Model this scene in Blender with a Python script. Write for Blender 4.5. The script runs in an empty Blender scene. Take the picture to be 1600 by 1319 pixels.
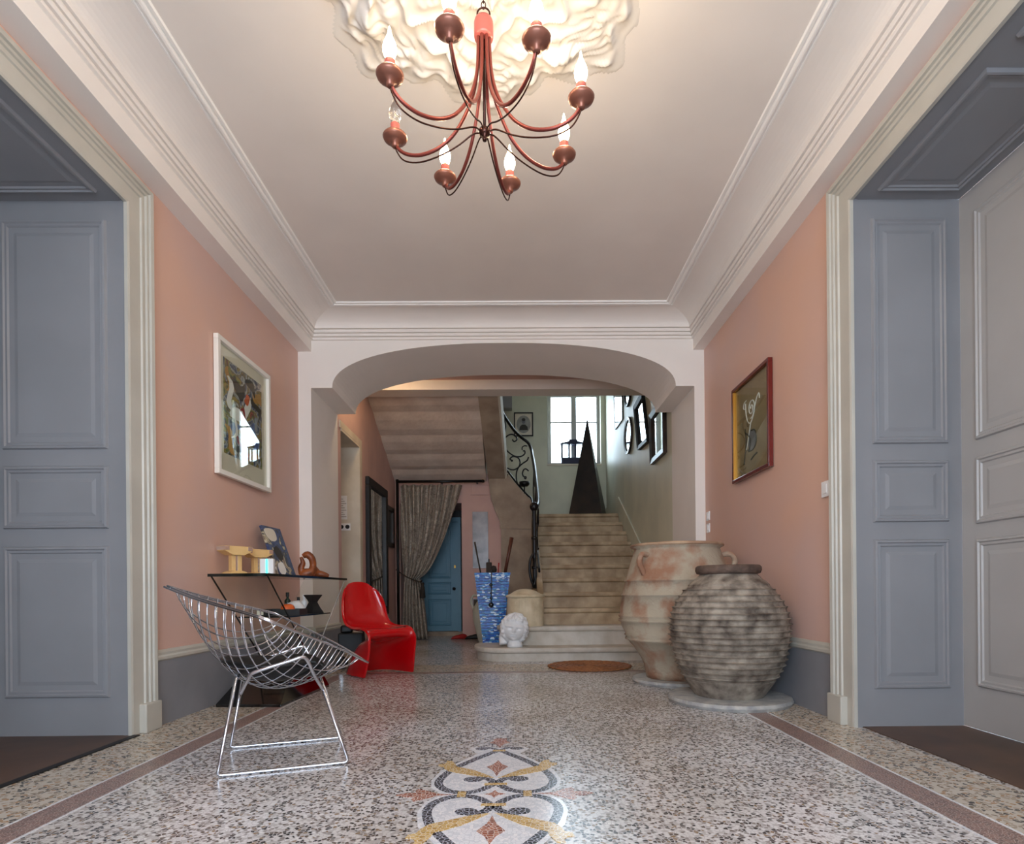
import bpy, bmesh, math, random
from mathutils import Vector, Matrix
random.seed(7)
SC = bpy.context.scene
COL = SC.collection
PI = math.pi

# ---------------------------------------------------------------- camera
cd = bpy.data.cameras.new('camera'); cam = bpy.data.objects.new('camera', cd); COL.objects.link(cam)
cd.sensor_fit = 'HORIZONTAL'; cd.sensor_width = 36.0; cd.lens = 921.6 / 1600 * 36
cd.shift_x = (800 - 815.96) / 1600; cd.shift_y = (925.28 - 659.5) / 1600
cd.clip_start = .02; cd.clip_end = 200
yaw, roll = .0107, -.0092
R0 = Vector((math.cos(yaw), -math.sin(yaw), 0)); FW = Vector((math.sin(yaw), math.cos(yaw), 0)); U0 = Vector((0, 0, 1))
RR = R0 * math.cos(roll) + U0 * math.sin(roll); UU = -R0 * math.sin(roll) + U0 * math.cos(roll)
M = Matrix.Identity(4)
for i in range(3):
    M[i][0] = RR[i]; M[i][1] = UU[i]; M[i][2] = -FW[i]
M[2][3] = .76
cam.matrix_world = M
SC.camera = cam

# ---------------------------------------------------------------- daylight, exposure
w = bpy.data.worlds.new('sky'); SC.world = w; w.use_nodes = True
bg = w.node_tree.nodes['Background']
bg.inputs[0].default_value = (.72, .85, 1.0, 1); bg.inputs[1].default_value = 10.5
def portal(name, loc, rot, sx, sy):
    l = bpy.data.lights.new(name, 'AREA'); l.shape = 'RECTANGLE'; l.size = sx; l.size_y = sy
    l.cycles.is_portal = True
    o = bpy.data.objects.new(name, l); o.location = loc; o.rotation_euler = rot; COL.objects.link(o)
portal('entrance_portal', (-.1, -1.52, 1.6), (PI / 2, 0, 0), 2.7, 3.3)
portal('stair_window_portal', (1.155, 11.70, 3.95), (-PI / 2, 0, 0), 1.1, 1.5)
SC.view_settings.view_transform = 'Standard'; SC.view_settings.look = 'None'
SC.view_settings.gamma = 1; SC.view_settings.use_curve_mapping = False
SC.view_settings.exposure = 0.27
SC.cycles.use_denoising = True
SC.cycles.max_bounces = 12; SC.cycles.diffuse_bounces = 6; SC.cycles.transmission_bounces = 12; SC.cycles.transparent_max_bounces = 16
SC.cycles.sample_clamp_indirect = 6

# ---------------------------------------------------------------- materials
def lin(c):
    return tuple((v / 255 / 12.92) if v / 255 <= .04045 else ((v / 255 + .055) / 1.055) ** 2.4 for v in c)
MATS = {}
def mat(name, rgb, rough=.5, metal=0, var=0., scale=6., bump=0., bscale=40., rgb2=None, coat=0., emit=None, estr=0., spec=.5, trans=0., ior=1.45, detail=4., lo=.35, hi=.65):
    m = bpy.data.materials.new(name); m.use_nodes = True
    nt = m.node_tree; b = nt.nodes['Principled BSDF']
    c = lin(rgb) + (1,)
    b.inputs['Base Color'].default_value = c; b.inputs['Roughness'].default_value = rough; b.inputs['Metallic'].default_value = metal
    b.inputs['Coat Weight'].default_value = coat; b.inputs['Coat Roughness'].default_value = .05
    b.inputs['Specular IOR Level'].default_value = spec; b.inputs['Transmission Weight'].default_value = trans; b.inputs['IOR'].default_value = ior
    if emit: b.inputs['Emission Color'].default_value = tuple(emit) + (1,); b.inputs['Emission Strength'].default_value = estr
    if var or rgb2 or bump:
        tc = nt.nodes.new('ShaderNodeTexCoord')
    if var or rgb2:
        n = nt.nodes.new('ShaderNodeTexNoise'); n.inputs['Scale'].default_value = scale; n.inputs['Detail'].default_value = detail
        nt.links.new(tc.outputs['Object'], n.inputs['Vector'])
        r = nt.nodes.new('ShaderNodeValToRGB'); nt.links.new(n.outputs['Fac'], r.inputs[0])
        r.color_ramp.elements[0].position = lo; r.color_ramp.elements[1].position = hi
        c2 = lin(rgb2) + (1,) if rgb2 else tuple(min(1, v * (1 + var)) for v in c[:3]) + (1,)
        c1 = c if rgb2 else tuple(v * (1 - var) for v in c[:3]) + (1,)
        r.color_ramp.elements[0].color = c1; r.color_ramp.elements[1].color = c2
        nt.links.new(r.outputs[0], b.inputs['Base Color'])
    if bump:
        n2 = nt.nodes.new('ShaderNodeTexNoise'); n2.inputs['Scale'].default_value = bscale; n2.inputs['Detail'].default_value = 5
        nt.links.new(tc.outputs['Object'], n2.inputs['Vector'])
        bp = nt.nodes.new('ShaderNodeBump'); bp.inputs['Strength'].default_value = bump; bp.inputs['Distance'].default_value = .02
        nt.links.new(n2.outputs['Fac'], bp.inputs['Height']); nt.links.new(bp.outputs[0], b.inputs['Normal'])
    MATS[name] = m
    return m

def ramp(nt, fac, stops, const=False):
    r = nt.nodes.new('ShaderNodeValToRGB'); cr = r.color_ramp
    if const: cr.interpolation = 'CONSTANT'
    while len(cr.elements) < len(stops): cr.elements.new(.5)
    for e, (p, c) in zip(cr.elements, stops):
        e.position = p; e.color = lin(c) + (1,)
    nt.links.new(fac, r.inputs[0])
    return r.outputs[0]
def mixc(nt, fac, a, b, mode='MIX'):
    m = nt.nodes.new('ShaderNodeMix'); m.data_type = 'RGBA'; m.blend_type = mode
    for s, v in ((m.inputs[0], fac), (m.inputs[6], a), (m.inputs[7], b)):
        if hasattr(v, 'links') or hasattr(v, 'is_linked'): nt.links.new(v, s)
        else: s.default_value = v if not isinstance(v, tuple) else v
    return m.outputs[2]
def voro_mat(name, stops, matrix, scale, edge=.08, rough=.2, stretch=(1, 1, 1), tint=None, randomness=1.0):
    """chips or tesserae: random colour per cell, a joint of the matrix colour"""
    m = bpy.data.materials.new(name); m.use_nodes = True; nt = m.node_tree; b = nt.nodes['Principled BSDF']
    tc = nt.nodes.new('ShaderNodeTexCoord'); mp = nt.nodes.new('ShaderNodeMapping'); mp.inputs['Scale'].default_value = stretch
    nt.links.new(tc.outputs['Object'], mp.inputs[0])
    nz = nt.nodes.new('ShaderNodeTexNoise'); nz.inputs['Scale'].default_value = scale * 1.5
    nt.links.new(mp.outputs[0], nz.inputs['Vector'])
    ad = nt.nodes.new('ShaderNodeVectorMath'); ad.operation = 'MULTIPLY_ADD'; ad.inputs[1].default_value = (.5 / scale,) * 3
    nt.links.new(nz.outputs['Color'], ad.inputs[0]); nt.links.new(mp.outputs[0], ad.inputs[2])
    v = nt.nodes.new('ShaderNodeTexVoronoi'); v.inputs['Scale'].default_value = scale; v.inputs['Randomness'].default_value = randomness
    e = nt.nodes.new('ShaderNodeTexVoronoi'); e.feature = 'DISTANCE_TO_EDGE'; e.inputs['Scale'].default_value = scale; e.inputs['Randomness'].default_value = randomness
    for n in (v, e): n.voronoi_dimensions = '2D'; nt.links.new(ad.outputs[0], n.inputs['Vector'])
    sp = nt.nodes.new('ShaderNodeSeparateColor'); nt.links.new(v.outputs['Color'], sp.inputs[0])
    col = ramp(nt, sp.outputs[0], stops, True)
    lt = nt.nodes.new('ShaderNodeMath'); lt.operation = 'LESS_THAN'; lt.inputs[1].default_value = edge
    nt.links.new(e.outputs['Distance'], lt.inputs[0])
    c = mixc(nt, lt.outputs[0], col, lin(matrix) + (1,))
    if tint:
        n3 = nt.nodes.new('ShaderNodeTexNoise'); n3.inputs['Scale'].default_value = 1.2; n3.inputs['Detail'].default_value = 3
        nt.links.new(tc.outputs['Object'], n3.inputs['Vector'])
        t = ramp(nt, n3.outputs['Fac'], [(.35, tint), (.65, (255, 255, 255))])
        c = mixc(nt, 1.0, c, t, 'MULTIPLY')
    nt.links.new(c, b.inputs['Base Color']); b.inputs['Roughness'].default_value = rough
    MATS[name] = m
    return m

mat('ceiling_white', (236, 228, 220), .8, var=.03, scale=1.5)
mat('plaster_white', (238, 231, 224), .7, var=.02, scale=2)
mat('bead_white', (250, 247, 242), .6)
mat('rosette_white', (228, 222, 214), .6)
mat('pink_wall', (220, 178, 156), .5, rgb2=(212, 178, 166), scale=1.3, bump=.02, bscale=60)
mat('trim_cream', (188, 184, 173), .4, var=.05, scale=4)
mat('grey_paint', (138, 138, 141), .38, var=.04, scale=3)
mat('grey_paint_light', (172, 169, 166), .38, var=.03, scale=3)
mat('base_grey', (136, 137, 142), .45, var=.06, scale=4)
mat('hall_pink', (204, 168, 158), .65, rgb2=(190, 156, 148), scale=2)
mat('hall_white', (214, 204, 186), .7, rgb2=(196, 184, 164), scale=3, bump=.05)
mat('stair_wall', (214, 212, 190), .45, rgb2=(200, 200, 180), scale=2)
mat('stone', (146, 122, 92), .5, rgb2=(186, 164, 132), scale=5, bump=.15, bscale=25)
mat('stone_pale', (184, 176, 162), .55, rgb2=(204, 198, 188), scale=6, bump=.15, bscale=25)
mat('stone_dark', (140, 122, 106), .65, rgb2=(168, 150, 130), scale=4, bump=.2, bscale=20)
mat('stone_soffit', (196, 178, 164), .75, rgb2=(212, 196, 182), scale=4, bump=.35, bscale=18)
mat('stone_newel', (196, 180, 148), .6, rgb2=(220, 206, 178), scale=8, bump=.2)
mat('wood_dark', (66, 46, 34), .4, rgb2=(92, 66, 48), scale=3)
mat('iron', (18, 16, 16), .35, metal=.3)
mat('chrome', (205, 208, 216), .12, metal=1)
mat('copper', (128, 62, 54), .28, metal=.55)
mat('cup_copper', (140, 92, 76), .35, metal=.5)
mat('copper_pink', (186, 96, 88), .35, metal=.2)
mat('dark_bronze', (70, 42, 34), .22, metal=.8)
mat('black_leather', (10, 10, 11), .42)
mat('black_gloss', (8, 8, 9), .06, coat=.6)
mat('black_matte', (20, 20, 22), .5)
mat('red_plastic', (190, 8, 16), .14, coat=.5)
mat('bulb_on', (255, 226, 170), .3, emit=(1, .74, .42), estr=30)
mat('bulb_off', (235, 230, 225), .02, trans=1.0)
def thin_glass(name, tint, rough=.0):
    m = bpy.data.materials.new(name); m.use_nodes = True; nt = m.node_tree
    nt.nodes.remove(nt.nodes['Principled BSDF']); out = nt.nodes['Material Output']
    tr = nt.nodes.new('ShaderNodeBsdfTransparent'); tr.inputs[0].default_value = tint + (1,)
    gl = nt.nodes.new('ShaderNodeBsdfGlossy'); gl.inputs['Roughness'].default_value = rough
    lw = nt.nodes.new('ShaderNodeLayerWeight'); lw.inputs[0].default_value = .5
    pw = nt.nodes.new('ShaderNodeMath'); pw.operation = 'POWER'; pw.inputs[1].default_value = 5; nt.links.new(lw.outputs['Facing'], pw.inputs[0])
    fr = nt.nodes.new('ShaderNodeMath'); fr.operation = 'MULTIPLY_ADD'; fr.inputs[1].default_value = .95; fr.inputs[2].default_value = .04; nt.links.new(pw.outputs[0], fr.inputs[0])
    mx = nt.nodes.new('ShaderNodeMixShader'); nt.links.new(fr.outputs[0], mx.inputs[0]); nt.links.new(tr.outputs[0], mx.inputs[1]); nt.links.new(gl.outputs[0], mx.inputs[2])
    nt.links.new(mx.outputs[0], out.inputs[0]); MATS[name] = m
thin_glass('glass', (.96, .985, .975)); thin_glass('clear_plastic', (.9, .92, .93), .1)
mat('glass_edge', (14, 22, 20), .1)
mat('terracotta', (156, 116, 92), .78, rgb2=(176, 164, 144), scale=5, bump=.45, bscale=40, detail=10, lo=.38, hi=.56)
mat('jar_rim', (196, 168, 138), .7, rgb2=(140, 104, 82), scale=6)
mat('grey_jar', (88, 77, 68), .85, rgb2=(170, 159, 144), scale=12, bump=.18, bscale=60, detail=12, lo=.30, hi=.68)
mat('grey_jar_rim', (60, 48, 42), .8, rgb2=(112, 92, 80), scale=10, bump=.4)
mat('saucer_stone', (150, 150, 150), .6, rgb2=(184, 182, 176), scale=14, bump=.4, bscale=60)
mat('rattan', (160, 104, 62), .7, rgb2=(126, 78, 44), scale=40)
mat('plaster_bust', (232, 234, 236), .6, var=.05, scale=10, bump=.15)
mat('cream_wood', (228, 190, 130), .4, rgb2=(214, 172, 112), scale=8)
mat('mirror_silver', (235, 240, 242), .02, metal=1)
mat('white_plastic', (238, 238, 238), .3)
mat('teal_light', (40, 230, 200), .3, emit=(.05, .9, .75), estr=3)
mat('orange_wood', (156, 84, 40), .4, rgb2=(96, 46, 22), scale=14)
mat('orange_clay', (214, 96, 40), .5, var=.15, scale=20)
mat('white_cloth', (226, 224, 222), .8)
mat('dark_green', (26, 44, 36), .15)
mat('blue_door', (92, 138, 160), .4, var=.04, scale=4)
mat('brass', (150, 120, 60), .3, metal=1)
mat('frame_white', (236, 230, 220), .4)
mat('frame_red', (104, 24, 18), .25, coat=.4)
mat('frame_dark', (26, 18, 15), .3, rgb2=(52, 34, 26), scale=12)
mat('frame_gold', (196, 140, 50), .35, metal=.4)
mat('paper', (226, 216, 196), .6)
mat('print_line', (120, 110, 100), .8)
mat('paint_white', (238, 236, 230), .6)
mat('ink_dark', (62, 58, 52), .7)
mat('pyramid_dark', (22, 16, 14), .35, rgb2=(44, 30, 24), scale=6)
mat('lantern_frame', (36, 40, 66), .4)
mat('rope', (48, 40, 34), .8)
mat('red_shoe', (150, 26, 24), .5)
mat('stick_wood', (84, 46, 34), .4)
mat('amphora_clay', (178, 176, 160), .7, var=.08, scale=8)
mat('grey_pic', (118, 116, 122), .25, rgb2=(158, 156, 162), scale=5)
mat('art_blue', (74, 92, 140), .6, rgb2=(112, 130, 176), scale=12)
mat('portrait_tone', (140, 138, 132), .6, rgb2=(168, 166, 158), scale=9)

voro_mat('terrazzo', [(0, (222, 221, 222)), (.34, (190, 187, 186)), (.48, (150, 144, 140)), (.60, (108, 98, 90)), (.70, (52, 50, 52)), (.86, (146, 124, 98)), (.92, (232, 232, 232))], (198, 196, 197), 76, .11, .20, tint=(226, 220, 212))
voro_mat('terrazzo_edge', [(0, (196, 186, 172)), (.35, (168, 154, 136)), (.6, (128, 112, 94)), (.75, (66, 60, 56)), (.88, (164, 130, 96))], (196, 186, 172), 62, .10, .25)
voro_mat('tess_red', [(0, (118, 84, 76)), (.4, (98, 70, 64)), (.7, (140, 104, 92))], (190, 178, 170), 85, .07, .28)
voro_mat('tess_white', [(0, (226, 226, 228)), (.5, (212, 214, 218)), (.8, (234, 232, 232))], (190, 190, 196), 70, .04, .16)
voro_mat('tess_black', [(0, (40, 44, 54)), (.5, (58, 60, 70)), (.8, (30, 32, 40))], (180, 182, 190), 62, .09, .2)
voro_mat('tess_gold', [(0, (196, 160, 92)), (.5, (178, 142, 80)), (.8, (210, 178, 120))], (226, 216, 196), 66, .06, .2)
voro_mat('tess_rust', [(0, (156, 96, 76)), (.5, (134, 80, 66)), (.8, (176, 120, 100))], (220, 206, 196), 66, .07, .2)

def art_mat(name, stops, scale, coat, seedv, bgc=None):
    m = bpy.data.materials.new(name); m.use_nodes = True; nt = m.node_tree; b = nt.nodes['Principled BSDF']
    tc = nt.nodes.new('ShaderNodeTexCoord'); mp = nt.nodes.new('ShaderNodeMapping'); mp.inputs['Location'].default_value = (seedv, seedv * 2, seedv * 3)
    nt.links.new(tc.outputs['Object'], mp.inputs[0])
    n = nt.nodes.new('ShaderNodeTexNoise'); n.inputs['Scale'].default_value = scale; n.inputs['Detail'].default_value = 3; n.inputs['Distortion'].default_value = 1.6
    nt.links.new(mp.outputs[0], n.inputs['Vector'])
    nt.links.new(ramp(nt, n.outputs['Fac'], stops), b.inputs['Base Color'])
    b.inputs['Roughness'].default_value = .5; b.inputs['Coat Weight'].default_value = coat; b.inputs['Coat Roughness'].default_value = .02
    MATS[name] = m
art_mat('art_riders', [(.30, (40, 42, 54)), (.40, (64, 78, 116)), (.46, (196, 196, 190)), (.50, (70, 56, 40)), (.55, (176, 146, 62)), (.60, (120, 132, 60)), (.66, (40, 36, 36)), (.72, (180, 70, 50))], 7, .9, 1.3)
art_mat('art_canvas', [(.34, (36, 44, 70)), (.44, (70, 82, 122)), (.50, (52, 48, 50)), (.56, (206, 192, 158)), (.62, (108, 84, 68)), (.7, (220, 216, 206))], 6, 0, 4.1)
art_mat('art_tan', [(.3, (150, 124, 86)), (.7, (172, 146, 104))], 4, .9, 2.2)
art_mat('damask', [(.38, (122, 112, 102)), (.47, (166, 156, 144)), (.53, (134, 124, 114)), (.62, (178, 168, 154))], 14, 0, .4)
def vase_mat():
    m = bpy.data.materials.new('blue_mosaic'); m.use_nodes = True; nt = m.node_tree; b = nt.nodes['Principled BSDF']
    tc = nt.nodes.new('ShaderNodeTexCoord'); mp = nt.nodes.new('ShaderNodeMapping'); mp.inputs['Scale'].default_value = (1, 1, 2.2)
    nt.links.new(tc.outputs['Object'], mp.inputs[0])
    v = nt.nodes.new('ShaderNodeTexVoronoi'); v.inputs['Scale'].default_value = 30; nt.links.new(mp.outputs[0], v.inputs['Vector'])
    sp = nt.nodes.new('ShaderNodeSeparateColor'); nt.links.new(v.outputs['Color'], sp.inputs[0])
    nt.links.new(ramp(nt, sp.outputs[0], [(0, (20, 72, 158)), (.35, (34, 104, 190)), (.6, (64, 140, 200)), (.78, (44, 116, 160)), (.88, (206, 226, 244))], True), b.inputs['Base Color'])  # palest cells are white glints put into the tile colour
    b.inputs['Roughness'].default_value = .2; b.inputs['Metallic'].default_value = 0
    bp = nt.nodes.new('ShaderNodeBump'); bp.inputs['Strength'].default_value = .5; bp.inputs['Distance'].default_value = .01
    nt.links.new(sp.outputs[1], bp.inputs['Height']); nt.links.new(bp.outputs[0], b.inputs['Normal'])
    MATS['blue_mosaic'] = m
vase_mat()

# ---------------------------------------------------------------- mesh helpers
def link(name, verts, faces, material, parent=None, smooth=False, loc=None):
    me = bpy.data.meshes.new(name); me.from_pydata([tuple(v) for v in verts], [], faces)
    bm = bmesh.new(); bm.from_mesh(me); bmesh.ops.recalc_face_normals(bm, faces=bm.faces); bm.to_mesh(me); bm.free()
    me.materials.append(MATS[material] if isinstance(material, str) else material)
    if smooth:
        for p in me.polygons: p.use_smooth = True
    me.update()
    o = bpy.data.objects.new(name, me); COL.objects.link(o)
    if parent: o.parent = parent
    if loc: o.location = loc
    return o
class MB:
    def __init__(s): s.v = []; s.f = []
    def add(s, vs, fs):
        k = len(s.v); s.v += [Vector(v) for v in vs]; s.f += [tuple(i + k for i in f) for f in fs]; return s
    def box(s, a, b):
        x0, y0, z0 = a; x1, y1, z1 = b
        return s.add([(x0, y0, z0), (x1, y0, z0), (x1, y1, z0), (x0, y1, z0), (x0, y0, z1), (x1, y0, z1), (x1, y1, z1), (x0, y1, z1)],
                     [(0, 3, 2, 1), (4, 5, 6, 7), (0, 1, 5, 4), (1, 2, 6, 5), (2, 3, 7, 6), (3, 0, 4, 7)])
    def prism(s, poly, ax, a, b):
        """poly of 2D points in the two other axes (order x,y,z without ax), extruded along ax from a to b"""
        def P(p, t):
            q = list(p); q.insert(ax, t); return tuple(q)
        n = len(poly)
        vs = [P(p, a) for p in poly] + [P(p, b) for p in poly]
        return s.add(vs, [tuple(range(n)), tuple(range(2 * n - 1, n - 1, -1))] + [(i, (i + 1) % n, n + (i + 1) % n, n + i) for i in range(n)])
    def tube(s, pts, r, n=8, closed=False):
        pts = [Vector(p) for p in pts]; m = len(pts); rs = r if isinstance(r, (list, tuple)) else [r] * m
        vs = []; up = None
        for i, p in enumerate(pts):
            if closed: t = pts[(i + 1) % m] - pts[i - 1]
            else: t = pts[min(i + 1, m - 1)] - pts[max(i - 1, 0)]
            t.normalize()
            if up is None:
                up = t.cross(Vector((0, 0, 1)))
                if up.length < 1e-3: up = t.cross(Vector((1, 0, 0)))
            up = up - t * up.dot(t)
            if up.length < 1e-4: up = t.cross(Vector((.3, .5, .8)))
            up.normalize(); w = t.cross(up)
            for k in range(n):
                a = 2 * PI * k / n; vs.append(p + (up * math.cos(a) + w * math.sin(a)) * rs[i])
        fs = []
        for i in range(m if closed else m - 1):
            for k in range(n):
                j = (i + 1) % m
                fs.append((i * n + k, i * n + (k + 1) % n, j * n + (k + 1) % n, j * n + k))
        if not closed: fs += [tuple(range(n - 1, -1, -1)), tuple(range((m - 1) * n, m * n))]
        return s.add(vs, fs)
    def lathe(s, prof, c=(0, 0, 0), n=32, wob=0.):
        vs = []; fs = []; c = Vector(c)
        for i, (r, z) in enumerate(prof):
            for k in range(n):
                a = 2 * PI * k / n
                q = 1 + wob * math.sin(3 * a + z * 9)
                vs.append(c + Vector((r * q * math.cos(a), r * q * math.sin(a), z)))
        m = len(prof)
        for i in range(m - 1):
            for k in range(n): fs.append((i * n + k, i * n + (k + 1) % n, (i + 1) * n + (k + 1) % n, (i + 1) * n + k))
        if prof[0][0] > 1e-6: fs.append(tuple(range(n - 1, -1, -1)))
        if prof[-1][0] > 1e-6: fs.append(tuple(range((m - 1) * n, m * n)))
        return s.add(vs, fs)
    def grid(s, fn, nu, nv):
        vs = [fn(i / (nu - 1), j / (nv - 1)) for i in range(nu) for j in range(nv)]
        return s.add(vs, [(i * nv + j, i * nv + j + 1, (i + 1) * nv + j + 1, (i + 1) * nv + j) for i in range(nu - 1) for j in range(nv - 1)])
    def xf(s, mtx):
        s.v = [mtx @ v for v in s.v]; return s
    def build(s, name, material, parent=None, smooth=False, bevel=0., solid=0., sub=0, loc=None):
        o = link(name, s.v, s.f, material, parent, smooth, loc)
        if solid:
            md = o.modifiers.new('solid', 'SOLIDIFY'); md.thickness = solid; md.offset = 0
        if bevel:
            md = o.modifiers.new('bevel', 'BEVEL'); md.width = bevel; md.segments = 2; md.limit_method = 'ANGLE'
        if sub:
            md = o.modifiers.new('sub', 'SUBSURF'); md.levels = sub; md.render_levels = sub
        return o
def tag(o, label, cat=None, group=None, kind=None):
    o['label'] = label
    if cat: o['category'] = cat
    if group: o['group'] = group
    if kind: o['kind'] = kind
    return o
def thing(name, label, cat, loc=(0, 0, 0), rz=0., group=None):
    o = bpy.data.objects.new(name, None); COL.objects.link(o); o.location = loc; o.rotation_euler = (0, 0, rz); o.empty_display_size = .1
    return tag(o, label, cat, group)
def box(a, b): return MB().box(a, b)
def smooth_path(pts, k=6, closed=False):
    """Catmull-Rom through the points"""
    P = [Vector(p) for p in pts]; n = len(P); out = []
    for i in range(n if closed else n - 1):
        p0 = P[(i - 1) % n] if closed or i > 0 else P[0]; p1 = P[i]; p2 = P[(i + 1) % n]
        p3 = P[(i + 2) % n] if closed or i + 2 < n else P[-1]
        for j in range(k):
            t = j / k
            out.append(.5 * ((2 * p1) + (p2 - p0) * t + (2 * p0 - 5 * p1 + 4 * p2 - p3) * t * t + (3 * p1 - p0 - 3 * p2 + p3) * t ** 3))
    if not closed: out.append(P[-1])
    return out
def struct(name, mb, material, label, cat, **k):
    return tag(mb.build(name, material, **k), label, cat, kind='structure')
def panel(parent, O, U, V, N, u0, u1, v0, v1, material, prof=None, name='panel'):
    """one moulded panel standing on a flat board: nested rings with heights along N"""
    O, U, V, N = map(Vector, (O, U, V, N))
    prof = prof or [(0, 0), (.006, .014), (.016, .016), (.022, .008), (.034, .010), (.040, .002), (.068, .002), (.088, .007)]
    vs = []; fs = []
    for d, h in prof:
        for (a, b) in ((u0 + d, v0 + d), (u1 - d, v0 + d), (u1 - d, v1 - d), (u0 + d, v1 - d)):
            vs.append(O + U * a + V * b + N * h)
    for i in range(len(prof) - 1):
        for k in range(4): fs.append((i * 4 + k, i * 4 + (k + 1) % 4, (i + 1) * 4 + (k + 1) % 4, (i + 1) * 4 + k))
    e = (len(prof) - 1) * 4; fs.append((e, e + 1, e + 2, e + 3))
    o = link(name, vs, fs, material, parent)
    # make sure it faces N
    o.data.update()
    if o.data.polygons[len(o.data.polygons) - 1].normal.dot(N) < 0: o.data.flip_normals()
    return o

# ================================================================ THE SETTING
XL, XR = -2.10, 1.865
YF, YA, YB = -1.2, 5.76, 6.61
DJ, DN, DT = 3.22, 1.45, 2.90            # door opening: far jamb, near jamb, head
JL, JR = -1.975, 1.767                   # arch jambs
ZC = 3.435
fl = struct('floor', box((-3.0, YF - .3, -.12), (2.6, 11.8, 0)), 'terrazzo', 'speckled cream and black terrazzo floor of the entrance hall', 'floor')
def slab(name, x0, x1, y0, y1, h, m): return box((x0, y0, .0003), (x1, y1, h)).build(name, m, fl)
slab('border_strip', XL, -1.70, YF, 6.2, .0012, 'terrazzo_edge'); slab('border_strip', 1.555, XR, YF, 6.2, .0012, 'terrazzo_edge')
slab('mosaic_band', -1.690, -1.575, YF, 5.55, .0014, 'tess_red'); slab('mosaic_band', 1.420, 1.545, YF, 5.55, .0014, 'tess_red')
for a in (-1.70, -1.575, 1.408, 1.545): slab('inlay_line', a, a + .012, YF, 5.55, .0016, 'tess_white')
slab('mosaic_band', -1.575, 1.42, 5.55, 5.66, .0013, 'tess_red')
slab('border_strip', -1.70, 1.555, 5.66, 6.2, .0011, 'terrazzo_edge')
# wood floor inside the two door reveals
slab('wood_threshold', -2.84, -2.08, DN - .4, DJ, .004, 'wood_dark'); slab('wood_threshold', 1.90, 2.46, DN - .4, DJ, .004, 'wood_dark')
slab('threshold_strip', -2.08, -2.045, DN, DJ, .006, 'black_matte')

def door_wall(name, xa, xb, label):
    p = [(YF - .3, 0), (DN - .03, 0), (DN - .03, DT + .03), (DJ + .03, DT + .03), (DJ + .03, 0), (YA, 0), (YA, 3.6), (YF - .3, 3.6)]
    return struct(name, MB().prism(p, 0, xa, xb), 'pink_wall', label, 'wall')
door_wall('wall_left', -2.85, XL, 'salmon pink wall on the left with the white framed print')
door_wall('wall_right', XR, 2.52, 'salmon pink wall on the right behind the two clay jars')
# arch wall
C0, SA, SB, ZS = -.0925, 1.6775, .43, 2.765
arc = []
for i in range(49):
    t = PI - PI * i / 48
    c, s_ = math.cos(t), math.sin(t)
    arc.append((C0 + SA * math.copysign(abs(c) ** .88, c), ZS + SB * max(0, s_) ** .88))
poly = [(-2.85, 0), (JL, 0), (JL, ZS)] + arc + [(JR, ZS), (JR, 0), (2.52, 0), (2.52, 3.6), (-2.85, 3.6)]
struct('wall_back', MB().prism([(x, z) for x, z in poly], 1, YA, YB), 'plaster_white', 'white wall with a wide flattened arch opening to the stair hall', 'wall')
# entrance wall behind the camera with an arched glazed door
arc2 = [(-.1 + 1.25 * math.cos(PI - PI * i / 24), 2.2 + .85 * math.sin(PI - PI * i / 24)) for i in range(25)]
poly = [(-2.85, 0), (-1.35, 0)] + arc2 + [(1.15, 0), (2.52, 0), (2.52, 3.6), (-2.85, 3.6)]
struct('wall_front', MB().prism(poly, 1, YF - .3, YF), 'plaster_white', 'white entrance wall with an arched glazed door', 'wall')
dr = MB().box((-1.35, YF - .2, 0), (-1.27, YF - .14, 2.2))
dr = struct('door_3', dr, 'grey_paint_light', 'glazed double entrance door with an arched fanlight', 'door')
for a, b in (((1.07, YF - .2, 0), (1.15, YF - .14, 2.2)), ((-.15, YF - .2, 0), (-.05, YF - .14, 3.05)), ((-1.27, YF - .2, 2.16), (1.07, YF - .14, 2.26)), ((-1.27, YF - .2, 0), (1.07, YF - .14, .55)), ((-1.27, YF - .2, 1.3), (1.07, YF - .14, 1.34))):
    box(a, b).build('glazing_bar', 'grey_paint_light', dr)

struct('ceiling', box((-2.4, YF - .3, ZC), (2.2, YA, ZC + .16)), 'ceiling_white', 'flat white plaster ceiling over the entrance hall', 'ceiling')
# cornice: one mitred moulding round the room
FX0, FX1 = -1.968, 1.758
prof = [(0.0, 3.225), (.020, 3.226), (.020, 3.244), (.006, 3.245), (.006, 3.254), (.028, 3.255), (.034, 3.266), (.034, 3.276), (.016, 3.277), (.016, 3.286), (.038, 3.287), (.044, 3.300), (.044, 3.312), (.030, 3.313), (.030, 3.320), (.054, 3.321), (.054, 3.332)]
for i in range(1, 11):
    t = i / 10 * PI / 2
    prof.append((.054 + .215 * (1 - math.cos(t)), 3.332 + .092 * math.sin(t)))
prof += [(.272, 3.426)]
def ring_sweep(prof):
    mb = MB(); vs = []
    for d, z in prof: vs += [(FX0 + d, YF + d, z), (FX1 - d, YF + d, z), (FX1 - d, YA - d, z), (FX0 + d, YA - d, z)]
    n = len(prof)
    return mb.add(vs, [(i * 4 + k, i * 4 + (k + 1) % 4, (i + 1) * 4 + (k + 1) % 4, (i + 1) * 4 + k) for i in range(n - 1) for k in range(4)])
tr = struct('trim_1', ring_sweep(prof), 'plaster_white', 'white coved plaster cornice running round the ceiling', 'cornice')
pm = [(.268, 3.4345), (.269, 3.424), (.280, 3.421), (.284, 3.424), (.285, 3.430), (.292, 3.430), (.294, 3.419), (.304, 3.414), (.314, 3.415), (.321, 3.420), (.322, 3.430), (.329, 3.430), (.331, 3.422), (.345, 3.422), (.350, 3.4345)]
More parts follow.
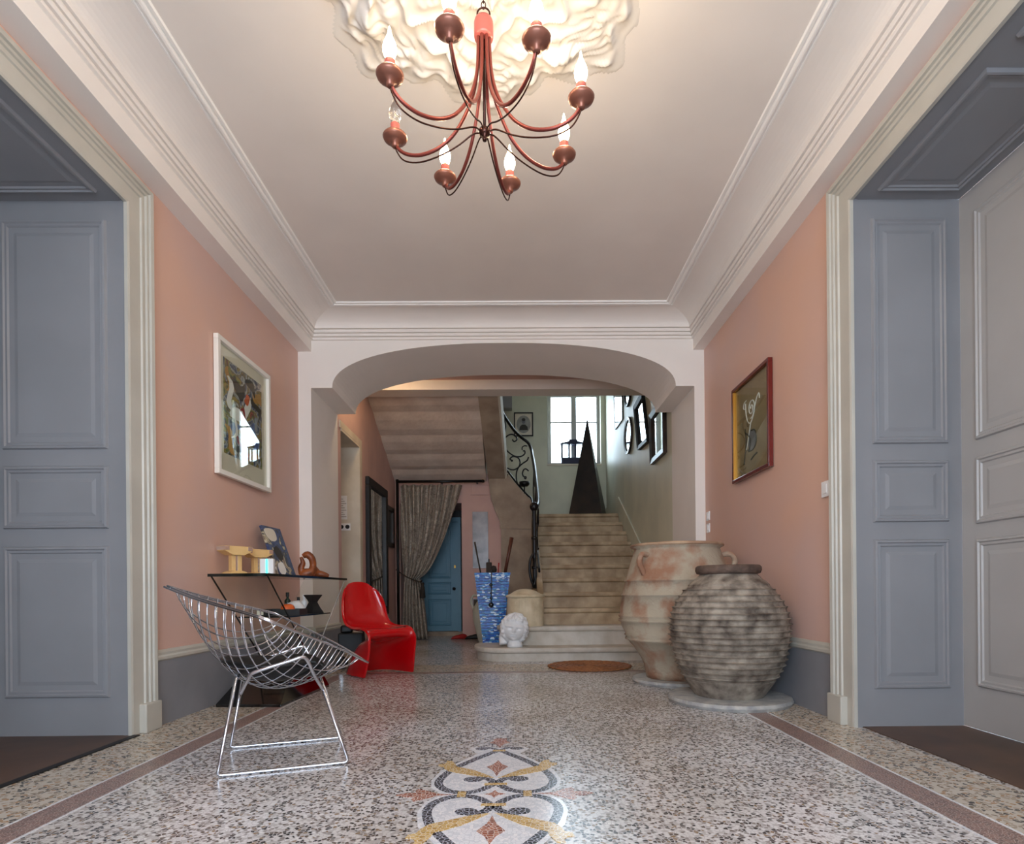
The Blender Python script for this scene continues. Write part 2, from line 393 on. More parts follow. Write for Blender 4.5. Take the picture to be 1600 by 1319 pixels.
ring_sweep(pm).build('ceiling_bead', 'bead_white', tr)
struct('trim_2', box((XL - .02, YF, 3.118), (FX0, YA, ZC + .1)), 'plaster_white', 'white beam casing along the top of the left wall', 'beam')
struct('trim_3', box((FX1, YF, 3.118), (XR + .02, YA, ZC + .1)), 'plaster_white', 'white beam casing along the top of the right wall', 'beam')

# door casings
CP = [(-.012, 0), (-.012, .018), (0, .022), (.088, .023), (.092, .032), (.104, .034), (.108, .026), (.122, .028), (.126, .038), (.134, .040), (.138, .032), (.148, .034), (.152, .046), (.174, .050), (.178, .040), (.186, .038), (.190, 0)]
def casing(name, xw, sgn, label):
    vs = []
    for w_, t in CP:
        x = xw + sgn * t
        vs += [(x, DJ + w_, 0), (x, DJ + w_, DT + w_ * .88), (x, DN - w_, DT + w_ * .88), (x, DN - w_, 0)]
    n = len(CP); fs = [(i * 4 + k, i * 4 + k + 1, (i + 1) * 4 + k + 1, (i + 1) * 4 + k) for i in range(n - 1) for k in range(3)]
    fs += [tuple(i * 4 for i in range(n)), tuple(i * 4 + 3 for i in range(n))]
    o = struct(name, MB().add(vs, fs), 'trim_cream', label, 'door casing')
    a, b = sorted((xw, xw + sgn * .060))
    for y in (DJ + .05, DN - .195): box((a, y, 0), (b, y + .146, .16)).build('plinth_block', 'trim_cream', o, bevel=.006)
casing('trim_4', XL, 1, 'cream moulded casing round the left doorway')
casing('trim_5', XR, -1, 'cream moulded casing round the right doorway')
# panelled door linings
def lining(name, x0, x1, side, label):
    """x0 room edge, x1 deep edge"""
    a, b = sorted((x0, x1)); s = 1 if x1 > x0 else -1
    L = abs(x1 - x0)
    o = struct(name, box((a, DJ, 0), (b, DJ + .03, DT)), 'grey_paint', label, 'door lining')
    U = (s, 0, 0); V = (0, 0, 1); N = (0, -1, 0)
    box((a if s > 0 else b - .028, DJ - .006, 0), (a + .028 if s > 0 else b, DJ + .001, DT)).build('edge_bead', 'grey_paint', o)
    for v0, v1 in ((1.555, 2.795), (1.125, 1.465), (.21, 1.03)):
        panel(o, (x0, DJ, 0), U, V, N, .10, L - .075, v0, v1, 'grey_paint')
    box((a, DN - .03, 0), (b, DN, DT)).build('near_jamb', 'grey_paint', o)
    box((a, DN, DT), (b, DJ + .03, DT + .03)).build('head_board', 'grey_paint', o)
    m = (DN + DJ) / 2
    for y0, y1 in ((DN + .06, m - .07), (m + .07, DJ - .08)):
        panel(o, (x0, y0, DT), U, (0, 1, 0), (0, 0, -1), .09, L - .06, 0, y1 - y0, 'grey_paint')
lining('trim_6', XL + .0, -2.84, -1, 'blue grey panelled lining of the left doorway reveal')
lining('trim_7', XR - .0, 2.46, 1, 'blue grey panelled lining of the right doorway reveal')
def door_leaf(name, x, nx, m, label):
    mid = (DN + DJ) / 2
    a, b = sorted((x, x - nx * .045))
    o = struct(name, box((a, mid, .006), (b, DJ - .002, DT - .002)), m, label, 'door')
    box((a, DN + .002, .006), (b, mid - .004, DT - .002)).build('leaf', m, o)
    for y0 in (mid, DN):
        for v0, v1 in ((1.545, 2.77), (1.10, 1.455), (.235, 1.02)):
            panel(o, (x, y0, 0), (0, 1, 0), (0, 0, 1), (nx, 0, 0), .11, (DJ - mid) - .11, v0, v1, m)
    k = MB().lathe([(.0, 0), (.018, 0), (.012, .02), (.02, .03), (.032, .045), (.03, .062), (.0, .07)], n=16)
    k.xf(Matrix.Translation((x, mid + .05, 1.05)) @ Matrix.Rotation(nx * PI / 2, 4, 'Y')).build('knob', 'brass', o, smooth=True)
door_leaf('door_1', -2.815, 1, 'grey_paint', 'grey panelled double door closing the left doorway')
door_leaf('door_2', 2.458, -1, 'grey_paint_light', 'pale grey panelled double door closing the right doorway')

# baseboards
def baseboard(name, poly_pts, label):
    """poly_pts: list of (x,y) along the wall, room side to the left of travel"""
    o = None
    for (p, q) in zip(poly_pts[:-1], poly_pts[1:]):
        p, q = Vector(p + (0,)), Vector(q + (0,)); d = (q - p).normalized(); n = Vector((-d.y, d.x, 0))
        pr = [(0, 0), (.020, 0), (.020, .375), (.030, .385), (.030, .40), (.024, .41), (.024, .425), (.012, .44), (0, .44)]
        vs = [p + n * t + Vector((0, 0, z)) for t, z in pr[:3] + [(0, .375)]]; vs += [v + (q - p) for v in vs]
        fs = [(0, 1, 2, 3), (7, 6, 5, 4)] + [(i, (i + 1) % 4, 4 + (i + 1) % 4, 4 + i) for i in range(4)]
        if o is None: o = struct(name, MB().add(vs, fs), 'base_grey', label, 'baseboard')
        else: MB().add(vs, fs).build('board', 'base_grey', o)
        pr2 = [(0, .375)] + pr[2:]
        k = len(pr2); vs = [p + n * t + Vector((0, 0, z)) for t, z in pr2]; vs += [v + (q - p) for v in vs]
        fs = [tuple(range(k)), tuple(range(2 * k - 1, k - 1, -1))] + [(i, (i + 1) % k, k + (i + 1) % k, k + i) for i in range(k)]
        MB().add(vs, fs).build('top_moulding', 'trim_cream', o)
baseboard('baseboard_left', [(XL, YA - .02), (XL, DJ + .19)], 'grey blue baseboard with a cream top moulding along the left wall')
baseboard('baseboard_right', [(XR, DJ + .19), (XR, YA - .02)], 'grey blue baseboard with a cream top moulding along the right wall')
baseboard('baseboard_back', [(JL, YB), (JL, YA), (XL, YA)], 'grey baseboard wrapping the left arch pier')

# ---- stair hall beyond the arch
p = [(YB, 0), (6.72, 0), (6.72, 2.64), (7.52, 2.64), (7.52, 0), (11.65, 0), (11.65, 5.2), (YB, 5.2)]
struct('wall_hall_left', MB().prism(p, 0, JL - .6, JL), 'hall_pink', 'dusky pink hall wall carrying the tall black framed mirror', 'wall')
struct('wall_recess', box((JL - .66, YB, 0), (JL - .6, 7.6, 2.8)), 'hall_white', 'pale wall closing the small hall doorway', 'wall')
o = struct('trim_8', box((JL - .585, 7.49, 0), (JL + .012, 7.52, 2.61)), 'hall_white', 'worn cream lining of the small hall doorway', 'door lining')
box((JL - .585, 6.72, 2.61), (JL + .012, 7.52, 2.64)).build('head_board', 'hall_white', o)
box((JL, 7.52, 0), (JL + .014, 7.60, 2.72)).build('jamb_casing', 'hall_white', o); box((JL, 6.66, 2.64), (JL + .014, 7.52, 2.72)).build('head_casing', 'hall_white', o)
HB = 9.75
p = [(JL, 0), (-1.90, 0), (-1.90, 2.24), (-.885, 2.24), (-.885, 0), (-.15, 0), (-.15, 2.72), (JL, 2.72)]
struct('wall_hall_back', MB().prism(p, 1, HB, 10.62), 'hall_pink', 'pink end wall below the stairs beside the blue door', 'wall')
struct('wall_stair_right', box((JR, YB, 0), (2.1, 11.65, 5.2)), 'stair_wall', 'pale olive wall beside the stairs hung with mirrors', 'wall')
def holed(x0, x1, z0, z1, a, b, c, d, ya, yb):
    vs = []
    for y in (ya, yb): vs += [(x0, y, z0), (x1, y, z0), (x1, y, z1), (x0, y, z1), (a, y, c), (b, y, c), (b, y, d), (a, y, d)]
    fs = []
    for k in range(4):
        j = (k + 1) % 4
        fs += [(k, j, 4 + j, 4 + k), (8 + k, 12 + k, 12 + j, 8 + j), (k, 8 + k, 8 + j, j), (4 + k, 4 + j, 12 + j, 12 + k)]
    return MB().add(vs, fs)
WX0, WX1, WZ0, WZ1 = .635, 1.672, 3.23, 4.675
struct('wall_stair_back', holed(-2.6, 2.1, 0, 5.2, WX0, WX1, WZ0, WZ1, 11.4, 11.65), 'stair_wall', 'pale wall with a tall window above the stair landing', 'wall')
win = struct('window_1', holed(WX0, WX1, WZ0, WZ1, WX0 + .085, WX1 - .06, WZ0 + .06, WZ1 - .10, 11.56, 11.62), 'grey_paint_light', 'white casement window glowing with daylight above the stair landing', 'window')
mx = (WX0 + WX1) / 2 + .01
box((mx - .05, 11.55, WZ0 + .06), (mx + .05, 11.61, WZ1 - .10)).build('mullion', 'grey_paint_light', win)
for x0, x1 in ((WX0 + .085, mx - .05), (mx + .05, WX1 - .06)):
    box((x0, 11.575, 4.07), (x1, 11.60, 4.095)).build('glazing_bar', 'grey_paint_light', win)
    box((x0, 11.585, WZ0 + .06), (x1, 11.589, 4.07)).build('pane', 'glass', win); box((x0, 11.585, 4.095), (x1, 11.589, WZ1 - .10)).build('pane', 'glass', win)
box((WX0 - .01, 11.38, WZ0 - .03), (WX1 + .01, 11.56, WZ0)).build('window_sill', 'hall_white', win)
struct('ceiling_hall', box((JL - .6, YB, 3.50), (2.1, 7.60, 3.66)), 'hall_pink', 'pinkish ceiling strip of the stair hall behind the arch', 'ceiling')
struct('trim_9', box((JL, 7.60, 3.375), (JR, 7.87, 5.2)), 'plaster_white', 'broad white beam edge across the stair hall', 'beam')
struct('ceiling_stair', box((JL - .6, 7.6, 5.2), (2.1, 11.65, 5.35)), 'plaster_white', 'white ceiling above the stairwell', 'ceiling')

# underside of the upper flight: stone slabs, each a little proud of the next
fl2 = thing('upper_stair_flight', 'pale stone underside of the upper stair flight above the curtain', 'staircase', (0, 0, 0))
ys = [7.80, 8.25, 8.70, 9.10, 9.45, 9.78]
def zsof(y): return 2.60 + (9.75 - y) * .463
for i, (a, b) in enumerate(zip(ys[:-1], ys[1:])):
    pl = [(a, zsof(a) + .004), (a + (b - a) * .3, zsof(a + (b - a) * .3) - .016), (a + (b - a) * .7, zsof(a + (b - a) * .7) - .018), (b, zsof(b)), (b, zsof(b) + .3), (a, zsof(a) + .3)]
    MB().prism(pl, 0, JL + .001, -.47).build('stone_slab', 'stone_soffit', fl2)
pl = [(-.49, 7.80), (-.225, 7.80), (-.155, HB), (-.43, HB)]
vs = [(x, y, zsof(y) - .05) for x, y in pl] + [(x, y, zsof(y) + .42) for x, y in pl]
MB().add(vs, [(0, 1, 2, 3), (7, 6, 5, 4), (0, 1, 5, 4), (1, 2, 6, 5), (2, 3, 7, 6), (3, 0, 4, 7)]).build('string_beam', 'stone_dark', fl2)
vs = [(x + dx, y, zsof(y) + z) for (x, y, dx) in ((-.225, 7.8, 0), (-.155, HB, 0)) for dx, z in ((0, -.05), (.03, -.04), (.03, .44), (0, .44))]
MB().add(vs, [(0, 1, 2, 3), (7, 6, 5, 4)] + [(i, (i + 1) % 4, 4 + (i + 1) % 4, 4 + i) for i in range(4)]).build('lit_edge', 'hall_white', fl2)  # pale strip: light on the string's upper surface, put into the colour

# ---- lower staircase
st = thing('stone_staircase', 'worn limestone staircase rising to the landing with the window', 'staircase', (0, 0, 0))
hs = [.150, .365, .56, .752] + [.752 + .190 * k for k in range(1, 8)]
yk = [6.40, 6.72] + [6.72 + .363 * k for k in range(1, 10)]
X0s, X1s = .33, JR - .002
def tread_prism(outline, z0, z1, name, lip=.035):
    """riser below, moulded tread with a nosing above; outline is a plan polygon"""
    c = Vector((sum(p[0] for p in outline) / len(outline), sum(p[1] for p in outline) / len(outline)))
    def grow(d):
        out = []
        n = len(outline)
        for i in range(n):
            p = Vector(outline[i]); a = Vector(outline[i - 1]); b = Vector(outline[(i + 1) % n])
            e1 = (p - a).normalized(); e2 = (b - p).normalized()
            nn = (Vector((e1.y, -e1.x)) + Vector((e2.y, -e2.x)))
            if nn.length < 1e-6: nn = Vector((e1.y, -e1.x))
            nn.normalize(); out.append((min(p.x + nn.x * d, X1s), min(p.y + nn.y * d, 11.397)))
        return out
    rings = [(0, z0), (0, z1 - .062), (lip * .55, z1 - .055), (lip * .9, z1 - .046), (lip, z1 - .03), (lip * .95, z1 - .012), (lip * .7, z1)]
    n = len(outline); vs = []
    for d, z in rings: vs += [(x, y, z) for x, y in grow(d)]
    fs = [tuple(range(n - 1, -1, -1)), tuple(range((len(rings) - 1) * n, len(rings) * n))]
    for i in range(len(rings) - 1): fs += [(i * n + k, i * n + (k + 1) % n, (i + 1) * n + (k + 1) % n, (i + 1) * n + k) for k in range(n)]
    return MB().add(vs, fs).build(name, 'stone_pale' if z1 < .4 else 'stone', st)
# bottom step with a round end, counter-clockwise outline
out = [(X1s, 6.43), (X1s, 7.45), (-.12, 7.45)] + [(-.12 + .34 * math.cos(PI / 2 + PI * i / 14), 6.94 + .51 * math.sin(PI / 2 + PI * i / 14)) for i in range(1, 15)]
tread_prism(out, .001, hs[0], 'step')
out = [(X1s, 6.755), (X1s, 7.45), (0.02, 7.45)] + [(.02 + .22 * math.cos(PI / 2 + PI * i / 10), 7.105 + .35 * math.sin(PI / 2 + PI * i / 10)) for i in range(1, 11)]
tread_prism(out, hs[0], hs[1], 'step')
for k in range(2, 11):
    y1 = yk[k] + .43 if k < 10 else 11.395
    x0 = X0s
    tread_prism([(X1s, yk[k] + .035), (X1s, y1), (x0, y1), (x0, yk[k] + .035)], hs[k - 1] if k < 10 else hs[9] + .0, hs[k], 'step')
# masonry under the flight, string wall on its left, wall skirting on its right
MB().prism([(7.14, 0.02), (11.38, 0.02), (11.38, 1.86), (10.1, 1.86), (7.14, .30)], 0, X0s + .01, X1s - .05).build('masonry', 'stone_dark', st)
MB().prism([(7.05, .36), (7.05, .62), (7.4, .88), (10.0, 2.24), (10.25, 2.28), (10.25, .1), (7.4, .1)], 0, .265, .335).build('string_wall', 'stone', st)
MB().prism([(6.75, .34), (6.75, .5), (7.1, .80), (10.0, 2.36), (11.39, 2.36), (11.39, 2.05), (10.0, 2.05), (7.1, .52)], 0, X1s - .018, X1s).build('wall_skirting', 'stair_wall', st)
# pier under the landing, curving out to carry the upper flight
pf = [(-.235, 0), (-.235, 1.82), (-.26, 1.95), (-.33, 2.10), (-.39, 2.28), (-.42, 2.50), (-.43, 2.64), (-.10, 2.66), (.02, 2.52), (.14, 2.38), (.262, 2.26), (.262, 0)]
MB().prism(pf, 1, 9.62, 10.3).build('pier', 'stone_dark', st)
MB().prism([(-.25, 1.80), (-.25, 1.855), (.262, 1.84), (.262, 1.785)], 1, 9.60, 9.63).build('pier_band', 'stone_dark', st)
box((-1.97, 10.63, 1.90), (X0s, 11.39, hs[10])).build('landing', 'stone', st)

# ================================================================ MOSAIC MEDALLION IN THE FLOOR
MX, MY = -.087, 2.22
def flat(name, pts, z, m, sx=1, sy=1):
    P = [(MX + a * sx, MY + b * sy) for a, b in pts]
    return MB().prism(P, 2, .0003, z).build(name, m, fl)
def ribbon(name, pts, wd, z, m, sx=1, sy=1, k=6):
    C = smooth_path([(a, b, 0) for a, b in pts], k)
    L, R_ = [], []
    n = len(C)
    for i in range(n):
        t = (C[min(i + 1, n - 1)] - C[max(i - 1, 0)]).normalized(); q = Vector((-t.y, t.x, 0)) * wd / 2
        L.append(C[i] + q); R_.append(C[i] - q)
    vs = []
    for h in (.0003, z):
        vs += [(MX + p.x * sx, MY + p.y * sy, h) for p in L] + [(MX + p.x * sx, MY + p.y * sy, h) for p in R_]
    fs = []
    for i in range(n - 1):
        fs += [(i, i + 1, n + i + 1, n + i), (2 * n + i, 3 * n + i, 3 * n + i + 1, 2 * n + i + 1), (i, 2 * n + i, 2 * n + i + 1, i + 1), (n + i, n + i + 1, 3 * n + i + 1, 3 * n + i)]
    fs += [(0, n, 3 * n, 2 * n), (n - 1, 3 * n - 1, 4 * n - 1, 2 * n - 1)]
    return MB().add(vs, fs).build(name, m, fl)
half = [(0, .655), (.05, .675), (.12, .68), (.145, .64), (.12, .60), (.10, .555), (.165, .44), (.24, .30), (.262, .17), (.25, .08), (.20, .005)]
outl = half + [(a, -b) for a, b in half[-2::-1]]; outl = outl + [(-a, b) for a, b in outl[-2:0:-1]]
flat('mosaic_ground', outl, .0012, 'tess_white')
SCROLL = [(.004, .615), (.05, .545), (.115, .450), (.19, .315), (.226, .190), (.222, .105), (.18, .042), (.12, .018), (.065, .038), (.030, .080), (.012, .118), (.020, .160), (.050, .192), (.090, .196)]
EYE = [(.092 + .040 * math.cos(2 * PI * i / 20), .176 + .032 * math.sin(2 * PI * i / 20)) for i in range(20)]
LEAF = [(.006, .190), (.05, .245), (.10, .300), (.15, .335), (.18, .355), (.185, .385), (.205, .435), (.232, .445), (.228, .415), (.240, .395), (.262, .392), (.258, .365), (.235, .355), (.225, .320), (.205, .285), (.15, .255), (.08, .215)]
KNOB = [(.085 + .033 * math.cos(2 * PI * i / 18), .645 + .026 * math.sin(2 * PI * i / 18)) for i in range(18)]
for sy in (1, -1):
    for sx in (1, -1):
        ribbon('mosaic_scroll', SCROLL, .034, .0020, 'tess_black', sx, sy)
        flat('scroll_eye', EYE, .0022, 'tess_black', sx, sy)
        flat('gold_leaf', LEAF, .0024, 'tess_gold', sx, sy)
        ribbon('top_curl', [(.0, .60), (.02, .635), (.05, .658), (.085, .65)], .022, .0021, 'tess_black', sx, sy)
        flat('curl_eye', KNOB, .0022, 'tess_black', sx, sy)
    flat('rust_diamond', [(0, .215), (.016, .285), (.046, .345), (.018, .385), (0, .445), (-.018, .385), (-.046, .345), (-.016, .285)], .0020, 'tess_rust', 1, sy)
    flat('gold_clip', [(-.045, .100), (.045, .100), (.045, .126), (-.045, .126)], .0026, 'tess_gold', 1, sy)
    flat('gold_clip', [(-.03, .592), (.03, .592), (.03, .618), (-.03, .618)], .0026, 'tess_gold', 1, sy)
    flat('rust_bud', [(0, .665), (.022, .735), (.05, .76), (.032, .79), (.034, .83), (.012, .845), (-.012, .845), (-.034, .83), (-.032, .79), (-.05, .76), (-.022, .735)], .0016, 'tess_rust', 1, sy)
flat('rust_diamond', [(0, -.042), (.012, -.014), (.040, 0), (.012, .014), (0, .042), (-.012, .014), (-.040, 0), (-.012, -.014)], .0020, 'tess_rust')
for sx in (1, -1):
    flat('gold_clip', [(.108, -.030), (.140, -.030), (.140, .030), (.108, .030)], .0026, 'tess_gold', sx)
    flat('rust_fleur', [(.145, 0), (.22, .012), (.265, .05), (.295, .068), (.305, .045), (.298, .022), (.335, .022), (.372, 0), (.335, -.022), (.298, -.022), (.305, -.045), (.295, -.068), (.265, -.05), (.22, -.012)], .0016, 'tess_rust', sx)

# ================================================================ CHANDELIER AND ROSETTE
def rosette():
    nr, na = 110, 360; R_ = .93
    def h(r, a):
        lob = .90 + .07 * math.cos(8 * a) + .03 * math.cos(24 * a + 1)
        q = r / R_ / lob
        if q > 1: return -1
        z = 0
        z += .035 * math.exp(-((q - .12) / .10) ** 2)
        z += .020 * math.exp(-((q - .52 - .035 * math.cos(8 * a)) / .018) ** 2)
        z += .016 * math.exp(-((q - .90 - .02 * math.cos(16 * a)) / .02) ** 2) * (.6 + .4 * math.cos(40 * a))
        leaf = math.cos(8 * a + 3 * math.sin(9 * q)) * math.cos(20 * q * PI / 3.0) + .6 * math.sin(16 * a + 14 * q) * math.sin(26 * q)
        fine = math.sin(24 * a + 20 * math.sin(7 * q + math.cos(8 * a))) * math.sin(40 * q + 3 * math.cos(8 * a))
        band = max(0, 1 - abs(q - .32) / .17) + 1.1 * max(0, 1 - abs(q - .74) / .22)
        z += band * (.012 + .024 * max(-.4, leaf) + .008 * fine)
        return .0025 + max(0, z) * min(1, (1 - q) / .04)
    mb = MB(); vs = [(0, 0, -.05)]; dead = [False]
    for i in range(1, nr + 1):
        r = R_ * i / nr
        for k in range(na):
            a = 2 * PI * k / na
            hv = h(r, a); dead.append(hv < 0); vs.append((r * math.cos(a), r * math.sin(a), -max(0, hv) * 1.4))
    fs = [(0, 1 + k, 1 + (k + 1) % na) for k in range(na)]
    for i in range(nr - 1):
        o1, o2 = 1 + i * na, 1 + (i + 1) * na
        fs += [(o1 + k, o2 + k, o2 + (k + 1) % na, o1 + (k + 1) % na) for k in range(na)]
    return mb.add(vs, [f for f in fs if not all(dead[i] for i in f)])
CX, CY = -.112, 2.44
o = rosette().build('ceiling_rosette', 'rosette_white', smooth=True, loc=(CX - .01, CY - .06, ZC + .0004))
tag(o, 'large white plaster ceiling rosette of acanthus scrolls above the chandelier', 'ceiling rosette')
ch = thing('chandelier', 'eight armed copper chandelier with flame bulbs hanging from the rosette', 'chandelier', (CX, CY, 2.71))
MB().lathe([(0, .335), (.022, .335), (.038, .340), (.040, .350), (.040, .402), (.036, .415), (.014, .422), (0, .424)], n=24).build('hub', 'copper_pink', ch, smooth=True)
MB().tube([(.026 * math.cos(t * PI / 10), 0, .442 + .026 * math.sin(t * PI / 10)) for t in range(20)], .0035, 8, True).build('hanging_ring', 'dark_bronze', ch, smooth=True)
zz = .478; k = 0
while zz < .70:
    lk = MB().tube([(.009 * math.cos(t * PI / 6), 0, .016 * math.sin(t * PI / 6)) for t in range(12)], .0022, 6, True)
    lk.xf(Matrix.Translation((0, 0, zz)) @ Matrix.Rotation(k * PI / 2, 4, 'Z')).build('chain_link', 'dark_bronze', ch, smooth=True)
    zz += .026; k += 1
MB().lathe([(0, .645), (.05, .66), (.055, .70), (0, .715)], n=20).build('ceiling_cup', 'copper_pink', ch, smooth=True)
MB().tube([(0, 0, .36), (0, 0, -.05)], .006, 8).build('centre_rod', 'dark_bronze', ch, smooth=True)
MB().lathe([(0, -.085), (.008, -.083), (.010, -.074), (.007, -.068), (.020, -.060), (.025, -.048), (.022, -.036), (.012, -.028), (0, -.026)], n=20).build('finial', 'dark_bronze', ch, smooth=True)
ARM = [(.024, .345), (.025, .29), (.030, .21), (.045, .13), (.075, .055), (.13, -.025), (.20, -.073), (.28, -.088), (.345, -.074), (.385, -.045), (.402, -.012)]
WIRE = [(.016, -.050), (.035, -.044), (.06, -.050), (.12, -.082), (.20, -.108), (.29, -.118), (.36, -.098), (.395, -.052), (.404, -.014)]
A0 = 1.3166 + PI
for i in range(8):
    a = A0 + i * PI / 4; ca, sa = math.cos(a), math.sin(a)
    lit = i != 6
    def P(r, z, ca=ca, sa=sa): return (r * ca, r * sa, z)
    arm = MB().tube(smooth_path([P(r, z) for r, z in ARM], 5), .0075, 8).build('arm', 'copper', ch, smooth=True)
    MB().tube(smooth_path([P(r, z) for r, z in WIRE], 5), .0032, 6).build('brace_wire', 'dark_bronze', arm, smooth=True)
    c = P(.402, 0)
    MB().lathe([(.011, -.034), (.015, -.030), (.015, -.016), (.032, -.010), (.049, .001), (.053, .011), (.047, .019), (.020, .023)], c, 24).build('drip_cup', 'cup_copper', arm, smooth=True)
    MB().lathe([(.019, .02), (.020, .022), (.020, .064), (.016, .068)], c, 16).build('candle_sleeve', 'copper_pink', arm, smooth=True)
    MB().lathe([(.013, .066), (.018, .076), (.025, .095), (.027, .110), (.023, .130), (.014, .150), (.007, .170), (.004, .188), (0, .198)], c, 16).build('flame_bulb', 'bulb_on' if lit else 'bulb_off', arm, smooth=True)
    if lit:
        L = bpy.data.lights.new('bulb_light', 'POINT'); L.energy = 2.3; L.color = (1, .84, .62); L.shadow_soft_size = .03
        lo = bpy.data.objects.new('bulb_light', L); lo.location = (CX + .402 * ca, CY + .402 * sa, 2.71 + .225); COL.objects.link(lo)

# ================================================================ PICTURES, SWITCHES
def framed(name, label, xw, sx, y0, y1, z0, z1, fw, th, fm, am, gap=.004, lip=None):
    """picture on a wall of constant x; sx = direction into the room"""
    t = thing(name, label, 'picture', (xw + sx * gap, (y0 + y1) / 2, z0))
    W, Hh = (y1 - y0) / 2, z1 - z0
    def B(ya, yb, za, zb, d0, d1): return box((min(sx * d0, sx * d1), ya, za), (max(sx * d0, sx * d1), yb, zb))
    B(-W, W, 0, fw, 0, th).build('frame_rail', fm, t, bevel=.003); B(-W, W, Hh - fw, Hh, 0, th).build('frame_rail', fm, t, bevel=.003)
    B(-W, -W + fw, fw, Hh - fw, 0, th).build('frame_stile', fm, t, bevel=.003); B(W - fw, W, fw, Hh - fw, 0, th).build('frame_stile', lip or fm, t, bevel=.003)
    B(-W + fw, W - fw, fw, Hh - fw, .002, .008).build('artwork', am, t)
    return t
t = framed('framed_print', 'white framed print of white horses and dark riders on the left pink wall', XL, 1, 4.137, 4.972, 1.612, 2.590, .035, .035, 'frame_white', 'paper')
box((.008, -.30, .17), (.010, .30, .86)).build('print_image', 'art_riders', t)
def daub(parent, pts, x, m, nm='brush_shape'):
    C = smooth_path([(p[0], p[1], 0) for p in pts], 4, True)
    return MB().prism([(q.x, q.y) for q in C], 0, x[0], x[1]).build(nm, m, parent)
rnd = random.Random(11)
def wiggle(parent, cx, cz, ln, wd, ang, m, x):
    c, q = math.cos(ang), math.sin(ang); n = 6; top = []; bot = []
    b1, b2 = rnd.uniform(-.35, .35), rnd.uniform(-.2, .2)
    for k in range(n + 1):
        u = k / n; a = ln * (u - .5); off = ln * (b1 * math.sin(PI * u) + b2 * math.sin(2 * PI * u)); h = wd * math.sin(PI * (u * .9 + .05)) ** .7
        for lst, sg in ((top, 1), (bot, -1)):
            w_ = off + sg * h; lst.append((cx + a * c - w_ * q, cz + a * q + w_ * c))
    P = [(min(.295, max(-.295, a)), min(.855, max(.175, b))) for a, b in top + bot[::-1]]
    MB().prism(P, 0, x, x + .0008).build('brush_stroke', m, parent)
for (cx, cz, ln, wd, ang, m) in ((-.20, .62, .26, .040, 1.9, 'paint_white'), (-.10, .50, .24, .050, .25, 'paint_white'), (.06, .60, .18, .040, 1.2, 'paint_white'), (-.17, .40, .20, .020, 1.3, 'paint_white'), (.04, .40, .24, .030, 1.7, 'paint_white'),
        (.10, .30, .22, .018, 2.0, 'white_cloth'), (.20, .50, .16, .030, .9, 'grey_pic'), (.22, .72, .16, .05, -.4, 'frame_gold'), (-.25, .72, .18, .035, 1.5, 'frame_gold'), (-.22, .28, .24, .035, 2.2, 'frame_gold'), (.14, .22, .26, .03, .3, 'frame_gold'),
        (.05, .66, .10, .035, .6, 'orange_clay'), (-.02, .52, .10, .022, -.5, 'red_shoe'), (-.02, .30, .26, .014, -.8, 'red_shoe'), (-.08, .74, .20, .06, .2, 'ink_dark'), (.10, .76, .18, .04, -.5, 'ink_dark'), (.18, .62, .2, .035, -1.0, 'ink_dark'),
        (-.12, .34, .2, .04, .9, 'art_blue'), (.16, .40, .22, .05, 1.6, 'art_blue'), (-.05, .22, .22, .03, -.2, 'ink_dark')):
    wiggle(t, cx, cz, ln, wd, ang, m, .0101 + rnd.uniform(0, .0006))
t.rotation_euler = (0, 0, math.radians(-1.3)); t.location.x += .010
box((.0125, -.38, .037), (.0135, .38, .942)).build('glazing', 'glass', t)
t = framed('framed_drawing', 'dark red framed tan drawing with a white spiral on the right wall', XR, -1, 4.222, 4.940, 1.650, 2.435, .028, .035, 'frame_red', 'art_tan')
box((-.0345, .322, .03), (-.004, .331, .755)).build('gilt_slip', 'frame_gold', t)
def stroke(parent, pts, wd, m, x=-.0095):
    C = smooth_path([(0, p[0], p[1]) for p in pts], 6)
    MB().tube([(x, q.y, q.z) for q in C], wd, 5).build('chalk_stroke', m, parent)
sp = [(.005 + (.012 + .011 * k / 3) * math.cos(k * .7), .53 + (.012 + .011 * k / 3) * 1.1 * math.sin(k * .7)) for k in range(17)]
stroke(t, sp, .005, 'paint_white')
stroke(t, [(.12, .60), (.11, .52), (.08, .45), (.03, .42), (-.02, .45), (-.06, .52), (-.10, .58), (-.14, .60), (-.15, .56)], .005, 'paint_white')
stroke(t, [(.10, .62), (.15, .61), (.16, .57), (.13, .56)], .004, 'paint_white'); stroke(t, [(.02, .42), (.05, .35), (.08, .28), (.11, .23)], .004, 'paint_white')
for pts in ([(.13, .40), (.11, .28), (.14, .18), (.16, .12)], [(.02, .36), (-.06, .34), (-.08, .24), (.0, .20), (.08, .22)], [(.10, .36), (.02, .28), (.06, .20)], [(-.10, .16), (-.04, .15), (.02, .13)]):
    stroke(t, pts, .006, 'ink_dark')
daub(t, [(.05, .36), (-.05, .34), (-.08, .26), (-.02, .20), (.06, .22), (.07, .30)], (-.0088, -.0080), 'grey_pic')
box((-.0175, -.33, .03), (-.0168, .33, .755)).build('glazing', 'glass', t)
def switch(y, z, s, label, grp=None):
    t = thing('light_switch', label, 'light switch', (XR, y, z), group=grp)
    box((-.011, -s / 2, -s / 2), (-.0005, s / 2, s / 2)).build('cover_plate', 'white_plastic', t, bevel=.003)
    box((-.017, -s * .22, -s * .30), (-.010, s * .22, s * .30)).build('rocker', 'white_plastic', t, bevel=.003)
switch(3.505, 1.36, .095, 'white light switch beside the right door casing')
switch(5.665, 1.475, .085, 'upper white switch plate by the right arch corner')
switch(5.665, 1.360, .085, 'lower white switch plate by the right arch corner')

